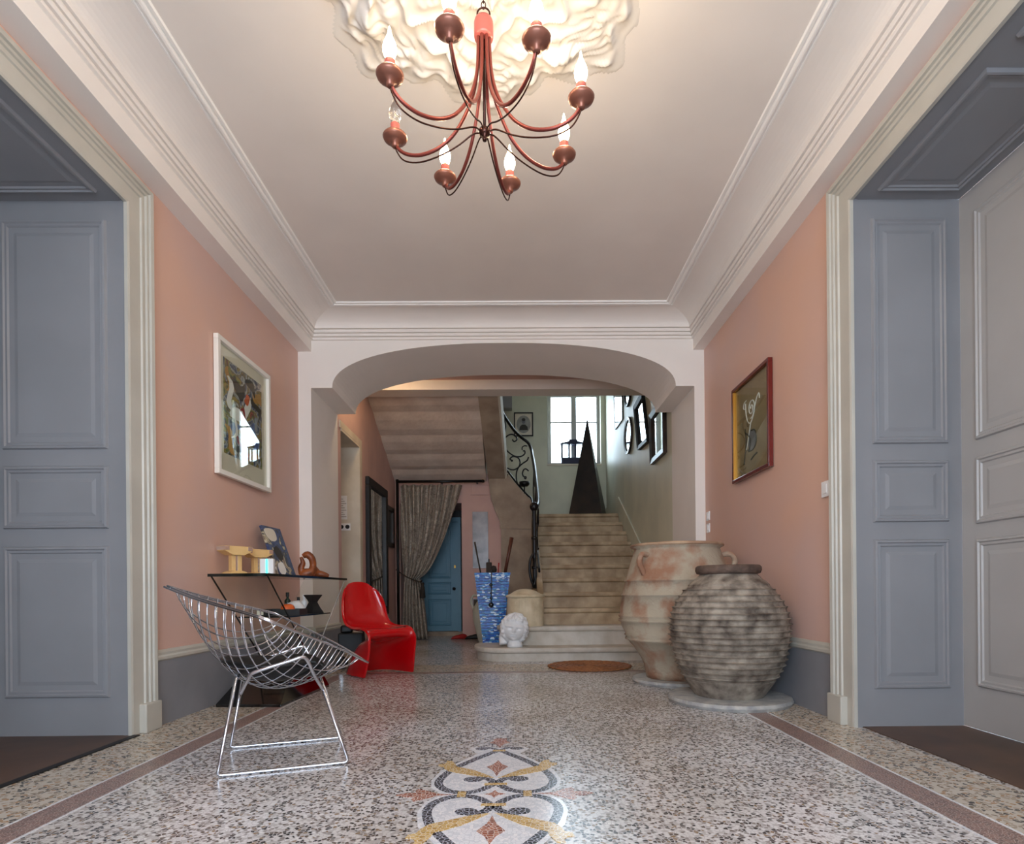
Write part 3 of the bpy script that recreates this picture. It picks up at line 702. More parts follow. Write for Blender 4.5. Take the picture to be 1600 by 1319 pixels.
# ================================================================ DIAMOND WIRE CHAIR
ANG = math.radians(20)
dc = thing('wire_lounge_chair', 'chrome wire mesh lounge chair with a black seat pad on sled legs', 'chair', (-1.09, 2.78, 0), ANG)
B_, F_, L_, R_ = Vector((-.475, 0, .802)), Vector((.37, 0, .425)), Vector((-.05, .40, .66)), Vector((-.05, -.40, .66))
def bowl(s, t):
    # s: B->R / L->F direction, t: B->L / R->F
    p = B_ * (1 - s) * (1 - t) + R_ * s * (1 - t) + L_ * (1 - s) * t + F_ * s * t
    q = (16 * s * (1 - s) * t * (1 - t)) ** .72
    return p + Vector((-.085, 0, -.292)) * q + Vector((0, 0, .03)) * ((2 * s - 1) ** 2 * (2 * t - 1) ** 2 - 1) * 0
N = 12
for k in range(1, N):
    s = k / N
    MB().tube([bowl(s, j / 18) for j in range(19)], .0032, 6).build('wire', 'chrome', dc, smooth=True)
    MB().tube([bowl(j / 18, s) for j in range(19)], .0032, 6).build('wire', 'chrome', dc, smooth=True)
def rim(off):
    pts = []
    for a, b in (((0, 0), (1, 0)), ((1, 0), (1, 1)), ((1, 1), (0, 1)), ((0, 1), (0, 0))):
        for j in range(12):
            u = j / 12; s = a[0] + (b[0] - a[0]) * u; t = a[1] + (b[1] - a[1]) * u
            p = bowl(s, t); bul = math.sin(PI * u) * .022
            c = Vector((-.05, 0, .62)); d = Vector((p.x - c.x, p.y - c.y, 0)).normalized()
            pts.append(p + d * (bul + off) + Vector((0, 0, -off * .4)))
    return pts
MB().tube(rim(0), .0045, 8, True).build('rim_wire', 'chrome', dc, smooth=True)
MB().tube(rim(.012), .0045, 8, True).build('rim_wire', 'chrome', dc, smooth=True)
def padf(u, v):
    a = 2 * PI * v; r = .36 * u
    s, t = .58 + r * math.cos(a), .58 + r * math.sin(a)
    return bowl(s, t) + Vector((-.002, 0, .010 + .028 * (1 - u ** 4)))
pad = MB().grid(padf, 9, 33)
pad.build('seat_pad', 'black_leather', dc, smooth=True, solid=.014)
for a in range(0, 4):
    s, t = .60 + .11 * math.cos(a * PI / 2 + .5), .60 + .11 * math.sin(a * PI / 2 + .5)
    p = bowl(s, t) + Vector((0, 0, .046)); MB().lathe([(0, .005), (.008, .003), (.010, 0), (0, -.003)], p, 12).build('pad_button', 'black_leather', dc, smooth=True)
for sg in (-1, 1):
    y0 = sg * .243
    leg = [(-.185, y0 * .86, .405), (-.252, y0, .030), (-.254, y0, .016), (-.248, y0, .0095), (-.238, y0, .0075), (.248, y0, .0075), (.258, y0, .0095), (.264, y0, .016), (.262, y0, .030), (.165, y0 * .93, .335)]
    MB().tube(leg, .0075, 10).build('leg', 'chrome', dc, smooth=True)
    up = smooth_path([(-.17, y0 * .86, .335), (-.135, y0 * .98, .405), (-.11, y0 * 1.08, .432), (.03, y0 * 1.15, .475), (.075, y0 * 1.15, .488), (.098, y0 * 1.12, .475), (.13, y0 * 1.02, .40), (.165, y0 * .93, .335)], 5)
    MB().tube(up, .0075, 10).build('seat_bracket', 'chrome', dc, smooth=True)
MB().tube([(-.185, -.21, .40), (-.185, .21, .40)], .006, 8).build('cross_bar', 'chrome', dc, smooth=True)
MB().tube([(.165, -.226, .335), (.165, .226, .335)], .006, 8).build('cross_bar', 'chrome', dc, smooth=True)

# ================================================================ RED ONE-PIECE CHAIR
def red_chair():
    # centre-line and edge-line of the side profile (u forward, z), then width per station
    cen = [(-.285, .865), (-.272, .80), (-.250, .70), (-.222, .60), (-.185, .51), (-.120, .440), (-.02, .408), (.09, .405), (.19, .418), (.255, .408), (.245, .365), (.13, .335), (.0, .285), (-.085, .20), (-.14, .10), (-.19, .006)]
    edg = [(-.275, .862), (-.225, .80), (-.185, .71), (-.160, .62), (-.135, .535), (-.085, .475), (.0, .447), (.10, .440), (.20, .438), (.275, .415), (.322, .365), (.325, .29), (.310, .21), (.295, .14), (.275, .065), (.255, .006)]
    wid = [.115, .175, .213, .232, .238, .243, .245, .245, .245, .245, .244, .243, .243, .246, .252, .258]
    cp = smooth_path([(a, b, 0) for a, b in cen], 4); ep = smooth_path([(a, b, 0) for a, b in edg], 4); wp = smooth_path([(a, 0, 0) for a in wid], 4)
    n = len(cp); ns = 25
    vs = []
    for i in range(n):
        for j in range(ns):
            s = -1 + 2 * j / (ns - 1); q = abs(s) ** (2.6 if i < 40 else 2.6 + (i - 40) * .14)
            p = cp[i].lerp(ep[i], q)
            z = p.y
            if i < 8: z -= (abs(s) ** 2.4) * .045 * (1 - i / 8)
            vs.append((p.x, wp[i].x * (math.sin(s * PI / 2 * .86) / math.sin(PI / 2 * .86)), z))
    fs = [(i * ns + j, i * ns + j + 1, (i + 1) * ns + j + 1, (i + 1) * ns + j) for i in range(n - 1) for j in range(ns - 1)]
    return MB().add(vs, fs)
rc = red_chair().build('moulded_chair', 'red_plastic', smooth=True, solid=.020, bevel=.006)
rc.location = (-1.345, 5.585, .008); rc.rotation_euler = (0, 0, math.radians(-45))
tag(rc, 'glossy red one piece cantilever plastic chair beside the glass console', 'chair')

# ================================================================ GLASS CONSOLE
RT = math.radians(-3.6)
ct = thing('glass_console', 'clear glass console table with slanted glass legs and a black faceted base', 'console table', (-1.62, 3.92, 0), RT)
def gbox(name, a, b): 
    o = box(a, b).build(name, 'glass', ct)
    return o
W0, W1 = -.43, -.03           # local x range, y along the wall from 0
TL = 1.52
box((W0, 0, .888), (W1, TL, .900)).build('glass_top', 'glass', ct)
box((W1, 0, .883), (W1 + .004, TL, .901)).build('top_edge', 'glass_edge', ct); box((W0, -.004, .881), (W1 + .004, 0, .901)).build('top_edge', 'glass_edge', ct)
def sheet(y0, z0, y1, z1, nm, xa=W0 + .01, xb=W1 - .01, th=.010):
    d = Vector((0, y1 - y0, z1 - z0)).normalized(); n = Vector((0, -d.z, d.y)) * th
    q = [Vector((0, y0, z0)), Vector((0, y1, z1)), Vector((0, y1, z1)) + n, Vector((0, y0, z0)) + n]
    MB().prism([(p.y, p.z) for p in q], 0, xa, xb).build(nm, 'glass', ct)
    return q
q = sheet(.02, .886, .68, .275, 'glass_leg')
MB().prism([(p.y, p.z) for p in q], 0, W1 - .01, W1 - .005).build('leg_edge', 'glass_edge', ct); MB().prism([(p.y, p.z) for p in q], 0, W0 + .004, W0 + .01).build('leg_edge', 'glass_edge', ct)
q = sheet(TL - .03, .886, .80, .275, 'glass_leg')
MB().prism([(p.y, p.z) for p in q], 0, W1 - .01, W1 - .006).build('leg_edge', 'saucer_stone', ct)
box((W0 + .02, .345, .592), (W1 - .02, 1.155, .600)).build('glass_shelf', 'glass', ct)
box((W1 - .02, .345, .591), (W1 - .014, 1.155, .601)).build('shelf_edge', 'glass_edge', ct); box((W0 + .02, .339, .591), (W1 - .014, .345, .601)).build('shelf_edge', 'glass_edge', ct)
vs = [(-.22 + x, .52 + y, z) for x, y, z in ((-.20, -.46, .001), (.25, -.46, .001), (.25, .40, .001), (-.20, .40, .001), (-.20, -.46, .02), (.25, -.46, .02), (.25, .40, .02), (-.20, .40, .02), (-.14, -.02, .275), (.15, -.02, .275), (.15, .30, .275), (-.14, .30, .275))]
MB().add(vs, [(3, 2, 1, 0), (0, 1, 5, 4), (1, 2, 6, 5), (2, 3, 7, 6), (3, 0, 4, 7), (4, 5, 9, 8), (5, 6, 10, 9), (6, 7, 11, 10), (7, 4, 8, 11), (8, 9, 10, 11)]).build('base', 'black_gloss', ct, bevel=.003)
def cpos(x, y, z):
    c, s = math.cos(RT), math.sin(RT)
    return (-1.62 + x * c - y * s, 3.92 + x * s + y * c, z)
TZ = .901
# wooden column ornaments
def col_orn(loc, rz, label):
    t = thing('wooden_column_ornament', label, 'ornament', loc, rz, 'wooden column ornaments on the console')
    MB().prism([(-.075, 0), (.075, 0), (.06, .018), (.035, .026), (-.035, .026), (-.06, .018)], 1, -.05, .05).build('foot', 'cream_wood', t, bevel=.002)
    for a in (-.034, .012): box((a, -.02, .026), (a + .030, .02, .138)).build('post', 'cream_wood', t, bevel=.002)
    box((-.005, -.016, .026), (.013, .016, .138)).build('mirror_strip', 'mirror_silver', t)
    MB().prism([(-.045, .138), (.045, .138), (.10, .165), (.10, .200), (-.10, .200), (-.10, .165)], 1, -.05, .05).build('capital', 'cream_wood', t, bevel=.002)
    for a in (-.104, .070): box((a, -.053, .170), (a + .034, .053, .197)).build('end_block', 'mirror_silver', t)
col_orn((-1.985, 4.19, TZ), 1.0, 'left one of the two cream wooden column ornaments on the console')
col_orn((-1.965, 4.50, TZ), 1.0, 'right one of the two cream wooden column ornaments on the console')
t = thing('router_box', 'small white router box with a teal light strip on the console', 'router', (-1.80, 4.30, TZ), .15)
box((-.047, -.03, 0), (.047, .03, .118)).build('case', 'white_plastic', t, bevel=.008)
box((-.004, -.0325, .004), (.008, -.029, .115)).build('light_strip', 'teal_light', t)
cv = box((0, -.16, 0), (.022, .16, .43))
cv = cv.build('canvas_painting', 'art_canvas'); cv.location = cpos(-.335, .94, TZ); cv.rotation_euler = (0, -math.radians(19), RT)
tag(cv, 'unframed blue and cream painting leaning on the wall over the console', 'painting')
for pts, m in (([(-.11, .10), (-.02, .12), (.0, .05), (-.06, .01), (-.12, .03)], 'paint_white'), ([(-.14, .40), (.02, .41), (.03, .33), (-.05, .30), (-.13, .33)], 'paper'), ([(-.10, .22), (-.02, .26), (.04, .18), (-.04, .13)], 'ink_dark')):
    daub(cv, pts, (.0222, .0232), m)
# driftwood carvings
def blob(pts, rs, n=10): return MB().tube(smooth_path(pts, 4), [x for x in sum([[rs[i] * (1 - j / 4) + rs[min(i + 1, len(rs) - 1)] * j / 4 for j in range(4)] for i in range(len(rs) - 1)], [])] + [rs[-1]], n)
t = thing('carved_wood_figure', 'twisted orange brown carved wood figure beside the leaning painting', 'sculpture', (-1.755, 4.99, TZ), .3)
blob([(-.05, 0, .008), (-.02, 0, .03), (.03, 0, .045), (.045, .01, .10), (.035, 0, .16), (.0, 0, .19), (-.035, 0, .175)], [.035, .045, .040, .028, .030, .032, .018]).build('arched_body', 'orange_wood', t, smooth=True)
blob([(-.04, 0, .03), (-.05, 0, .08), (-.035, 0, .12), (-.05, 0, .17)], [.03, .026, .022, .012]).build('inner_branch', 'orange_wood', t, smooth=True)
t = thing('driftwood_piece', 'small spiky brown driftwood piece near the console end', 'sculpture', (-1.725, 5.20, TZ), .2)
blob([(-.075, 0, .018), (-.04, 0, .030), (.0, 0, .034), (.04, 0, .028), (.08, 0, .018)], [.014, .028, .034, .026, .012]).build('root', 'orange_wood', t, smooth=True)
blob([(.0, 0, .04), (-.02, 0, .075), (-.035, 0, .11)], [.024, .014, .004]).build('spike', 'orange_wood', t, smooth=True)
# things on the glass shelf
SZ = .6005
t = thing('clear_storage_box', 'clear plastic box with a white label on the glass shelf', 'box', (-1.90, 4.41, SZ), .1)
MB().add(holed(-.07, .07, 0, .10, -.064, .064, .006, .094, 0, .05).v, holed(-.07, .07, 0, .10, -.064, .064, .006, .094, 0, .05).f).xf(Matrix.Rotation(PI / 2, 4, 'X') @ Matrix.Translation((0, 0, -.05))).build('tub', 'clear_plastic', t)
box((-.068, -.098, .001), (.068, -.002, .004)).build('tub_floor', 'clear_plastic', t); box((.005, -.1022, .010), (.05, -.1002, .042)).build('label', 'paper', t)
t = thing('black_tray', 'shallow black tray holding odds and ends on the glass shelf', 'tray', (-1.81, 4.60, SZ), .1)
box((-.15, -.11, 0), (.15, .11, .008)).build('tray_floor', 'black_matte', t)
for a, b in (((-.155, -.115, 0), (.155, -.108, .045)), ((-.155, .108, 0), (.155, .115, .045)), ((-.155, -.108, 0), (-.148, .108, .045)), ((.148, -.108, 0), (.155, .108, .045))): box(a, b).build('tray_wall', 'black_matte', t)
o = MB().lathe([(0, 0), (.03, .004), (.048, .022), (.052, .042), (.044, .062), (.022, .076), (.010, .074), (0, .070)], n=20, wob=.04).build('clay_pumpkin', 'orange_clay', smooth=True); o.location = (-1.755, 4.55, SZ + .009); tag(o, 'small orange round gourd in the black tray on the shelf', 'gourd')
o = blob([(-.07, 0, .02), (-.02, .01, .05), (.03, 0, .055), (.08, .01, .02)], [.02, .045, .05, .02]).build('crumpled_cloth', 'white_cloth', smooth=True); o.location = (-1.80, 4.79, SZ + .002); tag(o, 'crumpled white cloth behind the orange gourd on the shelf', 'cloth')
def bottle(loc, h, r, m, cm, label):
    t = thing('small_bottle', label, 'bottle', loc)
    MB().lathe([(0, 0), (r, 0), (r, h * .62), (r * .4, h * .72), (r * .4, h * .8), (0, h * .8)], n=16).build('body', m, t, smooth=True)
    MB().lathe([(0, h * .8), (r * .55, h * .8), (r * .55, h), (0, h)], n=16).build('cap', cm, t)
bottle((-1.87, 4.85, SZ), .175, .024, 'dark_green', 'black_matte', 'dark green bottle at the back of the glass shelf')
bottle((-1.80, 4.90, SZ), .135, .022, 'white_plastic', 'black_matte', 'white bottle with a black cap on the glass shelf')
bottle((-1.775, 4.965, SZ), .155, .024, 'white_plastic', 'white_plastic', 'white bottle with a white cap on the glass shelf')
t = thing('hourglass_sculpture', 'black hourglass shaped sculpture at the far end of the glass shelf', 'sculpture', (-1.69, 4.93, SZ), .3)
MB().lathe([(0, 0), (.085, 0), (.080, .012), (.055, .05), (.035, .09), (.0, .09)], n=4).build('lower_cone', 'black_matte', t)
MB().lathe([(0, .088), (.033, .088), (.045, .11), (.075, .150), (.070, .153), (0, .135)], n=4).build('upper_cone', 'black_matte', t)

# black wheeled thing between pier and red chair
t = thing('luggage_cart', 'black wheeled cart standing behind the red chair by the pier', 'cart', (-1.69, 6.05, 0), .2)
box((-.12, -.09, .17), (.12, .09, .36)).build('body', 'black_matte', t, bevel=.01)
box((-.10, -.06, .36), (.02, .06, .44)).build('pouch', 'black_leather', t, bevel=.02)
MB().tube(smooth_path([(.11, 0, .1), (.13, 0, .3), (.10, 0, .46), (.04, 0, .46)], 5), .008, 8).build('handle', 'iron', t, smooth=True)
for a in (-.09, .09):
    for b in (-.08, .08):
        MB().lathe([(0, -.012), (.05, -.012), (.055, 0), (.05, .012), (0, .012)], n=20).xf(Matrix.Translation((a, b, .056)) @ Matrix.Rotation(PI / 2, 4, 'X')).build('wheel', 'black_matte', t, smooth=True)
        box((a - .008, b - .008, .056), (a + .008, b + .008, .175)).build('strut', 'chrome', t)

# ================================================================ CLAY JARS
def jar_inside(prof, th=.02):
    top = prof[-1]
    return prof + [(top[0] - th, top[1]), (top[0] - th * 1.6, top[1] - .06), (top[0] - th, top[1] - .2), (0, top[1] - .25)]
JC = (1.34, 4.90)
PX, HZ = 188., 923.
rp = [(47.5, 1064), (49, 1050), (52, 1036), (57, 1026), (64, 1015), (76, 1000), (80.5, 998), (80.5, 996), (78.5, 994), (82, 991), (79.5, 989), (86, 976), (86.5, 971), (90, 969.5), (90, 967), (87.5, 965.5), (90, 962), (90, 960), (87.5, 958), (87, 950), (84.3, 931), (86.5, 930), (86.3, 928.5), (83.5, 926.5), (80, 909), (82, 908), (81.8, 906.5), (79, 904.5), (72, 879), (65.5, 861), (64.5, 858), (70, 855), (70, 852.5), (68, 851.5)]
prof = [(0, .042)] + [(r / PX, max(.042, .76 - (y - HZ) / PX)) for r, y in rp]
t = thing('terracotta_jar', 'tall weathered terracotta storage jar with loop handles beside the stairs', 'jar', (JC[0], JC[1], 0))
MB().lathe(jar_inside(prof, .03), n=80, wob=.006).build('jar_body', 'terracotta', t, smooth=True)
for a in (-2.50, -.38, 1.1):
    q = Vector((math.cos(a), math.sin(a), 0))
    r1, r2 = .372, .408
    pts = [q * (r1 - .02) + Vector((0, 0, 1.045)), q * (r1 + .055) + Vector((0, 0, 1.05)), q * (r2 + .05) + Vector((0, 0, .985)), q * (r2 + .0) + Vector((0, 0, .90)), q * (r2 - .0) + Vector((0, 0, .88))]
    MB().tube(smooth_path(pts, 5), .022, 10).build('handle', 'terracotta', t, smooth=True)
MB().tube([(.366 * math.cos(i * PI / 24), .366 * math.sin(i * PI / 24), 1.132) for i in range(48)], .013, 8, True).build('rim', 'jar_rim', t, smooth=True)
o = MB().lathe([(0, .001), (.36, .001), (.372, .02), (.365, .038), (.30, .041), (0, .041)], n=48, wob=.008).build('stone_saucer', 'saucer_stone'); o.location = (JC[0], JC[1], 0); tag(o, 'grey stone disc under the tall terracotta jar', 'saucer')
JF = (1.452, 4.02); PX, HZ = 229., 922.
rp = [(38, 1101), (47, 1090), (61, 1071), (77, 1045), (84.5, 1022), (89.5, 994), (89.5, 970), (85, 949), (73, 928), (58.7, 912), (50, 905)]
base = [(r / PX, .76 - (y - HZ) / PX) for r, y in rp]
base[0] = (base[0][0], .047)
sm = smooth_path([(r, z, 0) for r, z in base], 30)
prof = [(0, .047)]
z_prev = None; rib = .0385
for p in sm:
    z = p.y
    if z < .16 or z > .80: prof.append((p.x, z)); continue
    ph = ((z - .16) % rib) / rib
    d = .020 * (ph / .72) ** 3 if ph < .72 else .020 * max(0, 1 - (ph - .70) / .10)
    prof.append((p.x - .008 + d, z))
prof += [(.186, .868), (.190, .872), (.206, .876), (.213, .895), (.211, .915), (.203, .925)]
t = thing('ribbed_jar', 'squat grey ribbed clay jar standing in front of the taller jar', 'jar', (JF[0], JF[1], 0))
MB().lathe(jar_inside(prof, .025), n=128, wob=.004).build('jar_body', 'grey_jar', t)
MB().lathe([(.186, .868), (.208, .874), (.2165, .895), (.2145, .917), (.203, .928), (.180, .926), (.172, .90)], n=48).build('rim', 'grey_jar_rim', t, smooth=True)
o = MB().lathe([(0, .001), (.395, .001), (.406, .022), (.398, .042), (.33, .046), (0, .046)], n=56, wob=.006).build('stone_saucer', 'saucer_stone'); o.location = (JF[0], JF[1], 0); tag(o, 'wide grey stone disc under the ribbed jar', 'saucer')
# round mat
t = thing('round_mat', 'round brown woven rattan mat at the foot of the stairs', 'mat', (.735, 5.95, 0))
MB().lathe([(0, .002), (.40, .002), (.40, .012), (0, .012)], n=48).build('weave', 'rattan', t)
for k in range(1, 8):
    MB().tube([(k * .057 * math.cos(i * PI / 24), k * .057 * math.sin(i * PI / 24), .011) for i in range(48)], .007, 6, True).build('coil', 'rattan', t, smooth=True)
MB().tube([((.405 + .012 * math.cos(i * PI / 2.)) * math.cos(i * PI / 64), (.405 + .012 * math.cos(i * PI / 2.)) * math.sin(i * PI / 64), .011) for i in range(128)], .008, 6, True).build('scalloped_rim', 'rattan', t, smooth=True)

# ================================================================ STAIR FOOT: newel, vase, bust
t = thing('newel_pedestal', 'round stone newel pedestal with a domed cap on the stairs', 'pedestal', (.11, 6.96, hs[1] + .001))
MB().lathe([(0, 0), (.215, 0), (.215, .33), (0, .33)], n=40).build('drum', 'stone_newel', t, smooth=False)
MB().lathe([(0, .33), (.228, .33), (.232, .345), (.225, .36), (.18, .372), (.16, .385), (.13, .405), (.10, .418), (.06, .428), (0, .432)], n=40, wob=.01).build('domed_cap', 'stone_newel', t, smooth=True)
def bust():
    def f(u, v):
        th = PI * u; ph = 2 * PI * v                      # u: crown to chin, ph=0 faces -Y
        x, y, z = math.sin(th) * math.sin(ph), -math.sin(th) * math.cos(ph), math.cos(th)
        ex, ey, ez = .105, .125, .150
        face = max(0, math.cos(ph)) ** 1.2 * math.sin(th)
        r = 1.0
        dz, da = z, math.atan2(math.sin(ph), math.cos(ph))
        hair = 0
        hl = (abs(da) > .95) or z > .56
        if hl: hair = .14 + .08 * math.sin(9 * da + 5 * z) * math.sin(11 * z + 2 * da) + .05 * math.sin(17 * da) * math.sin(19 * z)
        r += hair
        if not hl:
            r += .20 * math.exp(-(da / .13) ** 2) * math.exp(-((z + .05) / .17) ** 2) * (1 - .6 * max(0, z + .05) / .3)   # nose
            r += .09 * math.exp(-((z - .20) / .07) ** 2)                                                                 # brow
            r -= .17 * (math.exp(-((da - .34) / .15) ** 2) + math.exp(-((da + .34) / .15) ** 2)) * math.exp(-((z - .06) / .08) ** 2)
            r += .06 * math.exp(-(da / .25) ** 2) * math.exp(-((z + .36) / .05) ** 2) - .12 * math.exp(-(da / .25) ** 2) * math.exp(-((z + .43) / .035) ** 2) + .05 * math.exp(-(da / .25) ** 2) * math.exp(-((z + .50) / .04) ** 2)
            r += .10 * math.exp(-(da / .3) ** 2) * math.exp(-((z + .72) / .12) ** 2)
        return (x * ex * r, y * ey * r, z * ez * r)
    return MB().grid(f, 60, 97)
t = thing('plaster_head', 'white plaster classical head with curly hair on the bottom step', 'bust', (-.02, 6.565, hs[0] + .001), -.25)
b = bust(); b.xf(Matrix.Translation((0, 0, .205)) @ Matrix.Rotation(.12, 4, 'Y') @ Matrix.Rotation(.25, 4, 'Z') @ Matrix.Diagonal((1.32, 1.15, .98, 1))); b.build('head', 'plaster_bust', t, smooth=True)
MB().lathe([(0, 0), (.088, 0), (.085, .03), (.070, .07), (.066, .13), (.05, .16)], n=24, wob=.05).build('neck', 'plaster_bust', t, smooth=True)
MB().tube(smooth_path([(-.12, -.03, .03), (-.135, .0, .09), (-.13, .02, .15)], 5), [.045 - .0 * i for i in range(11)], 10).build('hair_lock', 'plaster_bust', t, smooth=True)
t = thing('mosaic_vase', 'tall tapered square vase of shimmering blue mosaic on the bottom step', 'vase', (-.290, 7.245, hs[0] + .001), .06)
NB = 24
for i in range(NB):
    z0, z1 = .85 * i / NB, .85 * (i + 1) / NB - .005
    a0, a1 = .122 + .092 * z0 / .85, .122 + .092 * z1 / .85
    d0, d1 = a0 * .8, a1 * .8
    vs = [(sx * a, sy * d, z) for a, d, z in ((a0, d0, z0), (a1, d1, z1)) for sx, sy in ((-1, -1), (1, -1), (1, 1), (-1, 1))]
    if i < NB - 1: MB().add(vs, [(3, 2, 1, 0), (4, 5, 6, 7), (0, 1, 5, 4), (1, 2, 6, 5), (2, 3, 7, 6), (3, 0, 4, 7)]).build('mosaic_course', 'blue_mosaic', t)
    else: MB().add(vs, [(3, 2, 1, 0), (0, 1, 5, 4), (1, 2, 6, 5), (2, 3, 7, 6), (3, 0, 4, 7)]).build('mosaic_course', 'blue_mosaic', t, solid=.012)
vs = [(sx * a, sy * a * .8, z) for a, z in ((.118, .002), (.206, .845)) for sx, sy in ((-1, -1), (1, -1), (1, 1), (-1, 1))]
MB().add(vs, [(3, 2, 1, 0), (4, 5, 6, 7), (0, 1, 5, 4), (1, 2, 6, 5), (2, 3, 7, 6), (3, 0, 4, 7)]).build('core', 'ink_dark', t)
o = thing('pendant_cord', 'black cord with beads hanging down the front of the blue vase', 'pendant', (-.290, 7.058, .55))
MB().tube([(.0, .02, .475), (0, -.012, .47), (0, .0, .28), (-.01, .035, .08)], .006, 6).build('cord', 'black_matte', o)
for z, r, y in ((.30, .022, -.012), (.20, .014, .0), (.14, .018, .01), (.06, .034, .012)): MB().lathe([(0, -r), (r * .7, -r * .7), (r, 0), (r * .7, r * .7), (0, r)], (-.008, y, z), 14).build('bead', 'black_gloss', o, smooth=True)
def cane(p0, p1, r, m, label, nm='walking_stick', cat='stick'):
    o = MB().tube([p0, Vector(p0).lerp(Vector(p1), .5), p1], [r, r, r * 1.25], 10).build(nm, m, smooth=True); tag(o, label, cat)
cane((-.13, 7.22, .998), (-.045, 7.24, 1.43), .020, 'stick_wood', 'thick reddish brown stick leaning out of the blue vase to the right')
cane((-.43, 7.22, .998), (-.50, 7.24, 1.38), .009, 'rope', 'thin dark stick leaning out of the blue vase to the left')
cane((-.215, 7.20, .998), (-.205, 7.2, 1.12), .007, 'red_shoe', 'short thin red stick standing in the blue vase')
o = thing('umbrella_handle', 'dark umbrella grip standing in the middle of the blue vase', 'umbrella', (-.325, 7.2, .998))
box((-.035, -.025, 0), (.035, .025, .13)).build('folded_cloth', 'rope', o, bevel=.01); MB().tube([(0, 0, .12), (0, 0, .17)], .008, 8).build('tip', 'black_matte', o); MB().lathe([(0, .0), (.035, .01), (.042, .04), (.03, .08), (0, .09)], (.055, 0, 0), 12).build('knob', 'rope', o, smooth=True)
t = thing('pale_amphora', 'pale two handled clay amphora behind the blue vase', 'amphora', (-.42, 7.95, 0))
MB().lathe([(0, .001), (.06, .001), (.075, .05), (.12, .22), (.165, .42), (.16, .55), (.09, .66), (.075, .72), (.095, .76), (.075, .755), (.05, .6), (0, .5)], n=32).build('jar_body', 'amphora_clay', t, smooth=True)
for sx in (-1, 1): MB().tube(smooth_path([(sx * .08, 0, .70), (sx * .15, 0, .72), (sx * .185, 0, .64), (sx * .15, 0, .53)], 5), .016, 10).build('handle', 'amphora_clay', t, smooth=True)
def shoe(x, y, rz, m, label):
    def f(u, v):
        a = 2 * PI * v; yy = -.13 + .26 * u
        wq = max(.05, math.sin(PI * min(1, u * .9 + .07)) ** .5) * (.045 if u > .5 else .038)
        hq = (.035 + .045 * max(0, .55 - u)) * max(.1, math.sin(PI * min(.99, u * .94 + .05)) ** .4)
        return (wq * math.cos(a), yy, max(0, .002 + hq * (1 + math.sin(a))))
    t = MB().grid(f, 14, 17).build('shoe', m, smooth=True); t.location = (x, y, .001); t.rotation_euler = (0, 0, rz); tag(t, label, 'shoe')
shoe(-.93, 9.60, 1.9, 'red_shoe', 'red slipper lying on the floor by the pink hall wall'); shoe(-.70, 9.55, 1.5, 'black_matte', 'black slipper lying beside the red slipper on the hall floor')

# ================================================================ STAIR RAILING
rl = thing('stair_railing', 'black wrought iron stair railing with scrolls sweeping up to the landing', 'railing', (.225, 7.0, hs[1] + .43))
def RW(p): return Vector(p) - Vector((.225, 7.0, hs[1] + .43))
def rtube(name, pts, r, m='iron', k=6, n=8, par=None): return MB().tube([RW(p) for p in smooth_path(pts, k)], r, n).build(name, m, rl, smooth=True)
rtube('newel_post', [(.225, 7.0, .80), (.225, 7.0, 1.3), (.225, 7.0, 1.76)], .024)
MB().lathe([(0, -.05), (.03, -.045), (.05, -.02), (.055, .01), (.045, .035), (.02, .05), (0, .055)], RW((.225, 7.0, 1.77)), 20).build('newel_knob', 'iron', rl, smooth=True)
for z in (1.05, 1.40): MB().lathe([(.024, -.02), (.036, -.012), (.036, .012), (.024, .02)], RW((.225, 7.0, z)), 16).build('newel_collar', 'iron', rl, smooth=True)
HR = [(.225, 7.0, 1.75), (.29, 7.5, 1.90), (.30, 8.3, 2.29), (.30, 9.2, 2.75), (.29, 9.85, 3.06), (.284, 10.10, 3.20), (.236, 10.17, 3.33), (.10, 10.12, 3.43), (-.061, 9.87, 3.545), (-.225, 9.4, 3.745), (-.24, 8.6, 4.12), (-.25, 7.95, 4.42)]
rtube('handrail', HR, .026, k=8)
rtube('bottom_rail', [(.30, 7.5, 1.02), (.30, 8.3, 1.44), (.30, 9.2, 1.92), (.28, 9.95, 2.32), (.20, 10.02, 2.42), (-.03, 9.9, 2.67), (-.188, 9.5, 2.87), (-.22, 8.7, 3.24), (-.23, 7.95, 3.58)], .016, k=6)
def S4(c): return [(-.599 + .001298 * x, 9.86, 4.2375 - .001298 * y) for x, y in c]
for c, r in (
    ([(435, 712), (455, 738), (488, 722), (492, 690), (450, 652), (400, 650), (345, 690), (328, 760), (350, 835), (400, 890), (470, 930), (540, 932), (590, 900), (592, 862), (568, 862)], .012),
    ([(418, 996), (432, 985), (412, 975), (402, 960), (430, 935), (470, 935), (515, 960), (530, 1015), (510, 1070), (450, 1102), (390, 1092), (335, 1055), (305, 1005)], .012),
    ([(640, 940), (620, 985), (560, 1025), (505, 1080), (482, 1150), (482, 1230), (500, 1300)], .012),
    ([(582, 1205), (600, 1220), (606, 1195), (575, 1190), (560, 1150), (575, 1105), (605, 1092), (640, 1120)], .012),
    ([(560, 850), (560, 815), (590, 795), (625, 800)], .010),
    ([(265, 385), (310, 420), (347, 500), (345, 590), (322, 650), (285, 682)], .011),
    ([(270, 480), (290, 520), (285, 570)], .018),
    ([(350, 1160), (372, 1165), (362, 1195), (385, 1205)], .010), ([(440, 1250), (430, 1310)], .014)):
    rtube('scroll', S4(c), r, k=4, n=7)
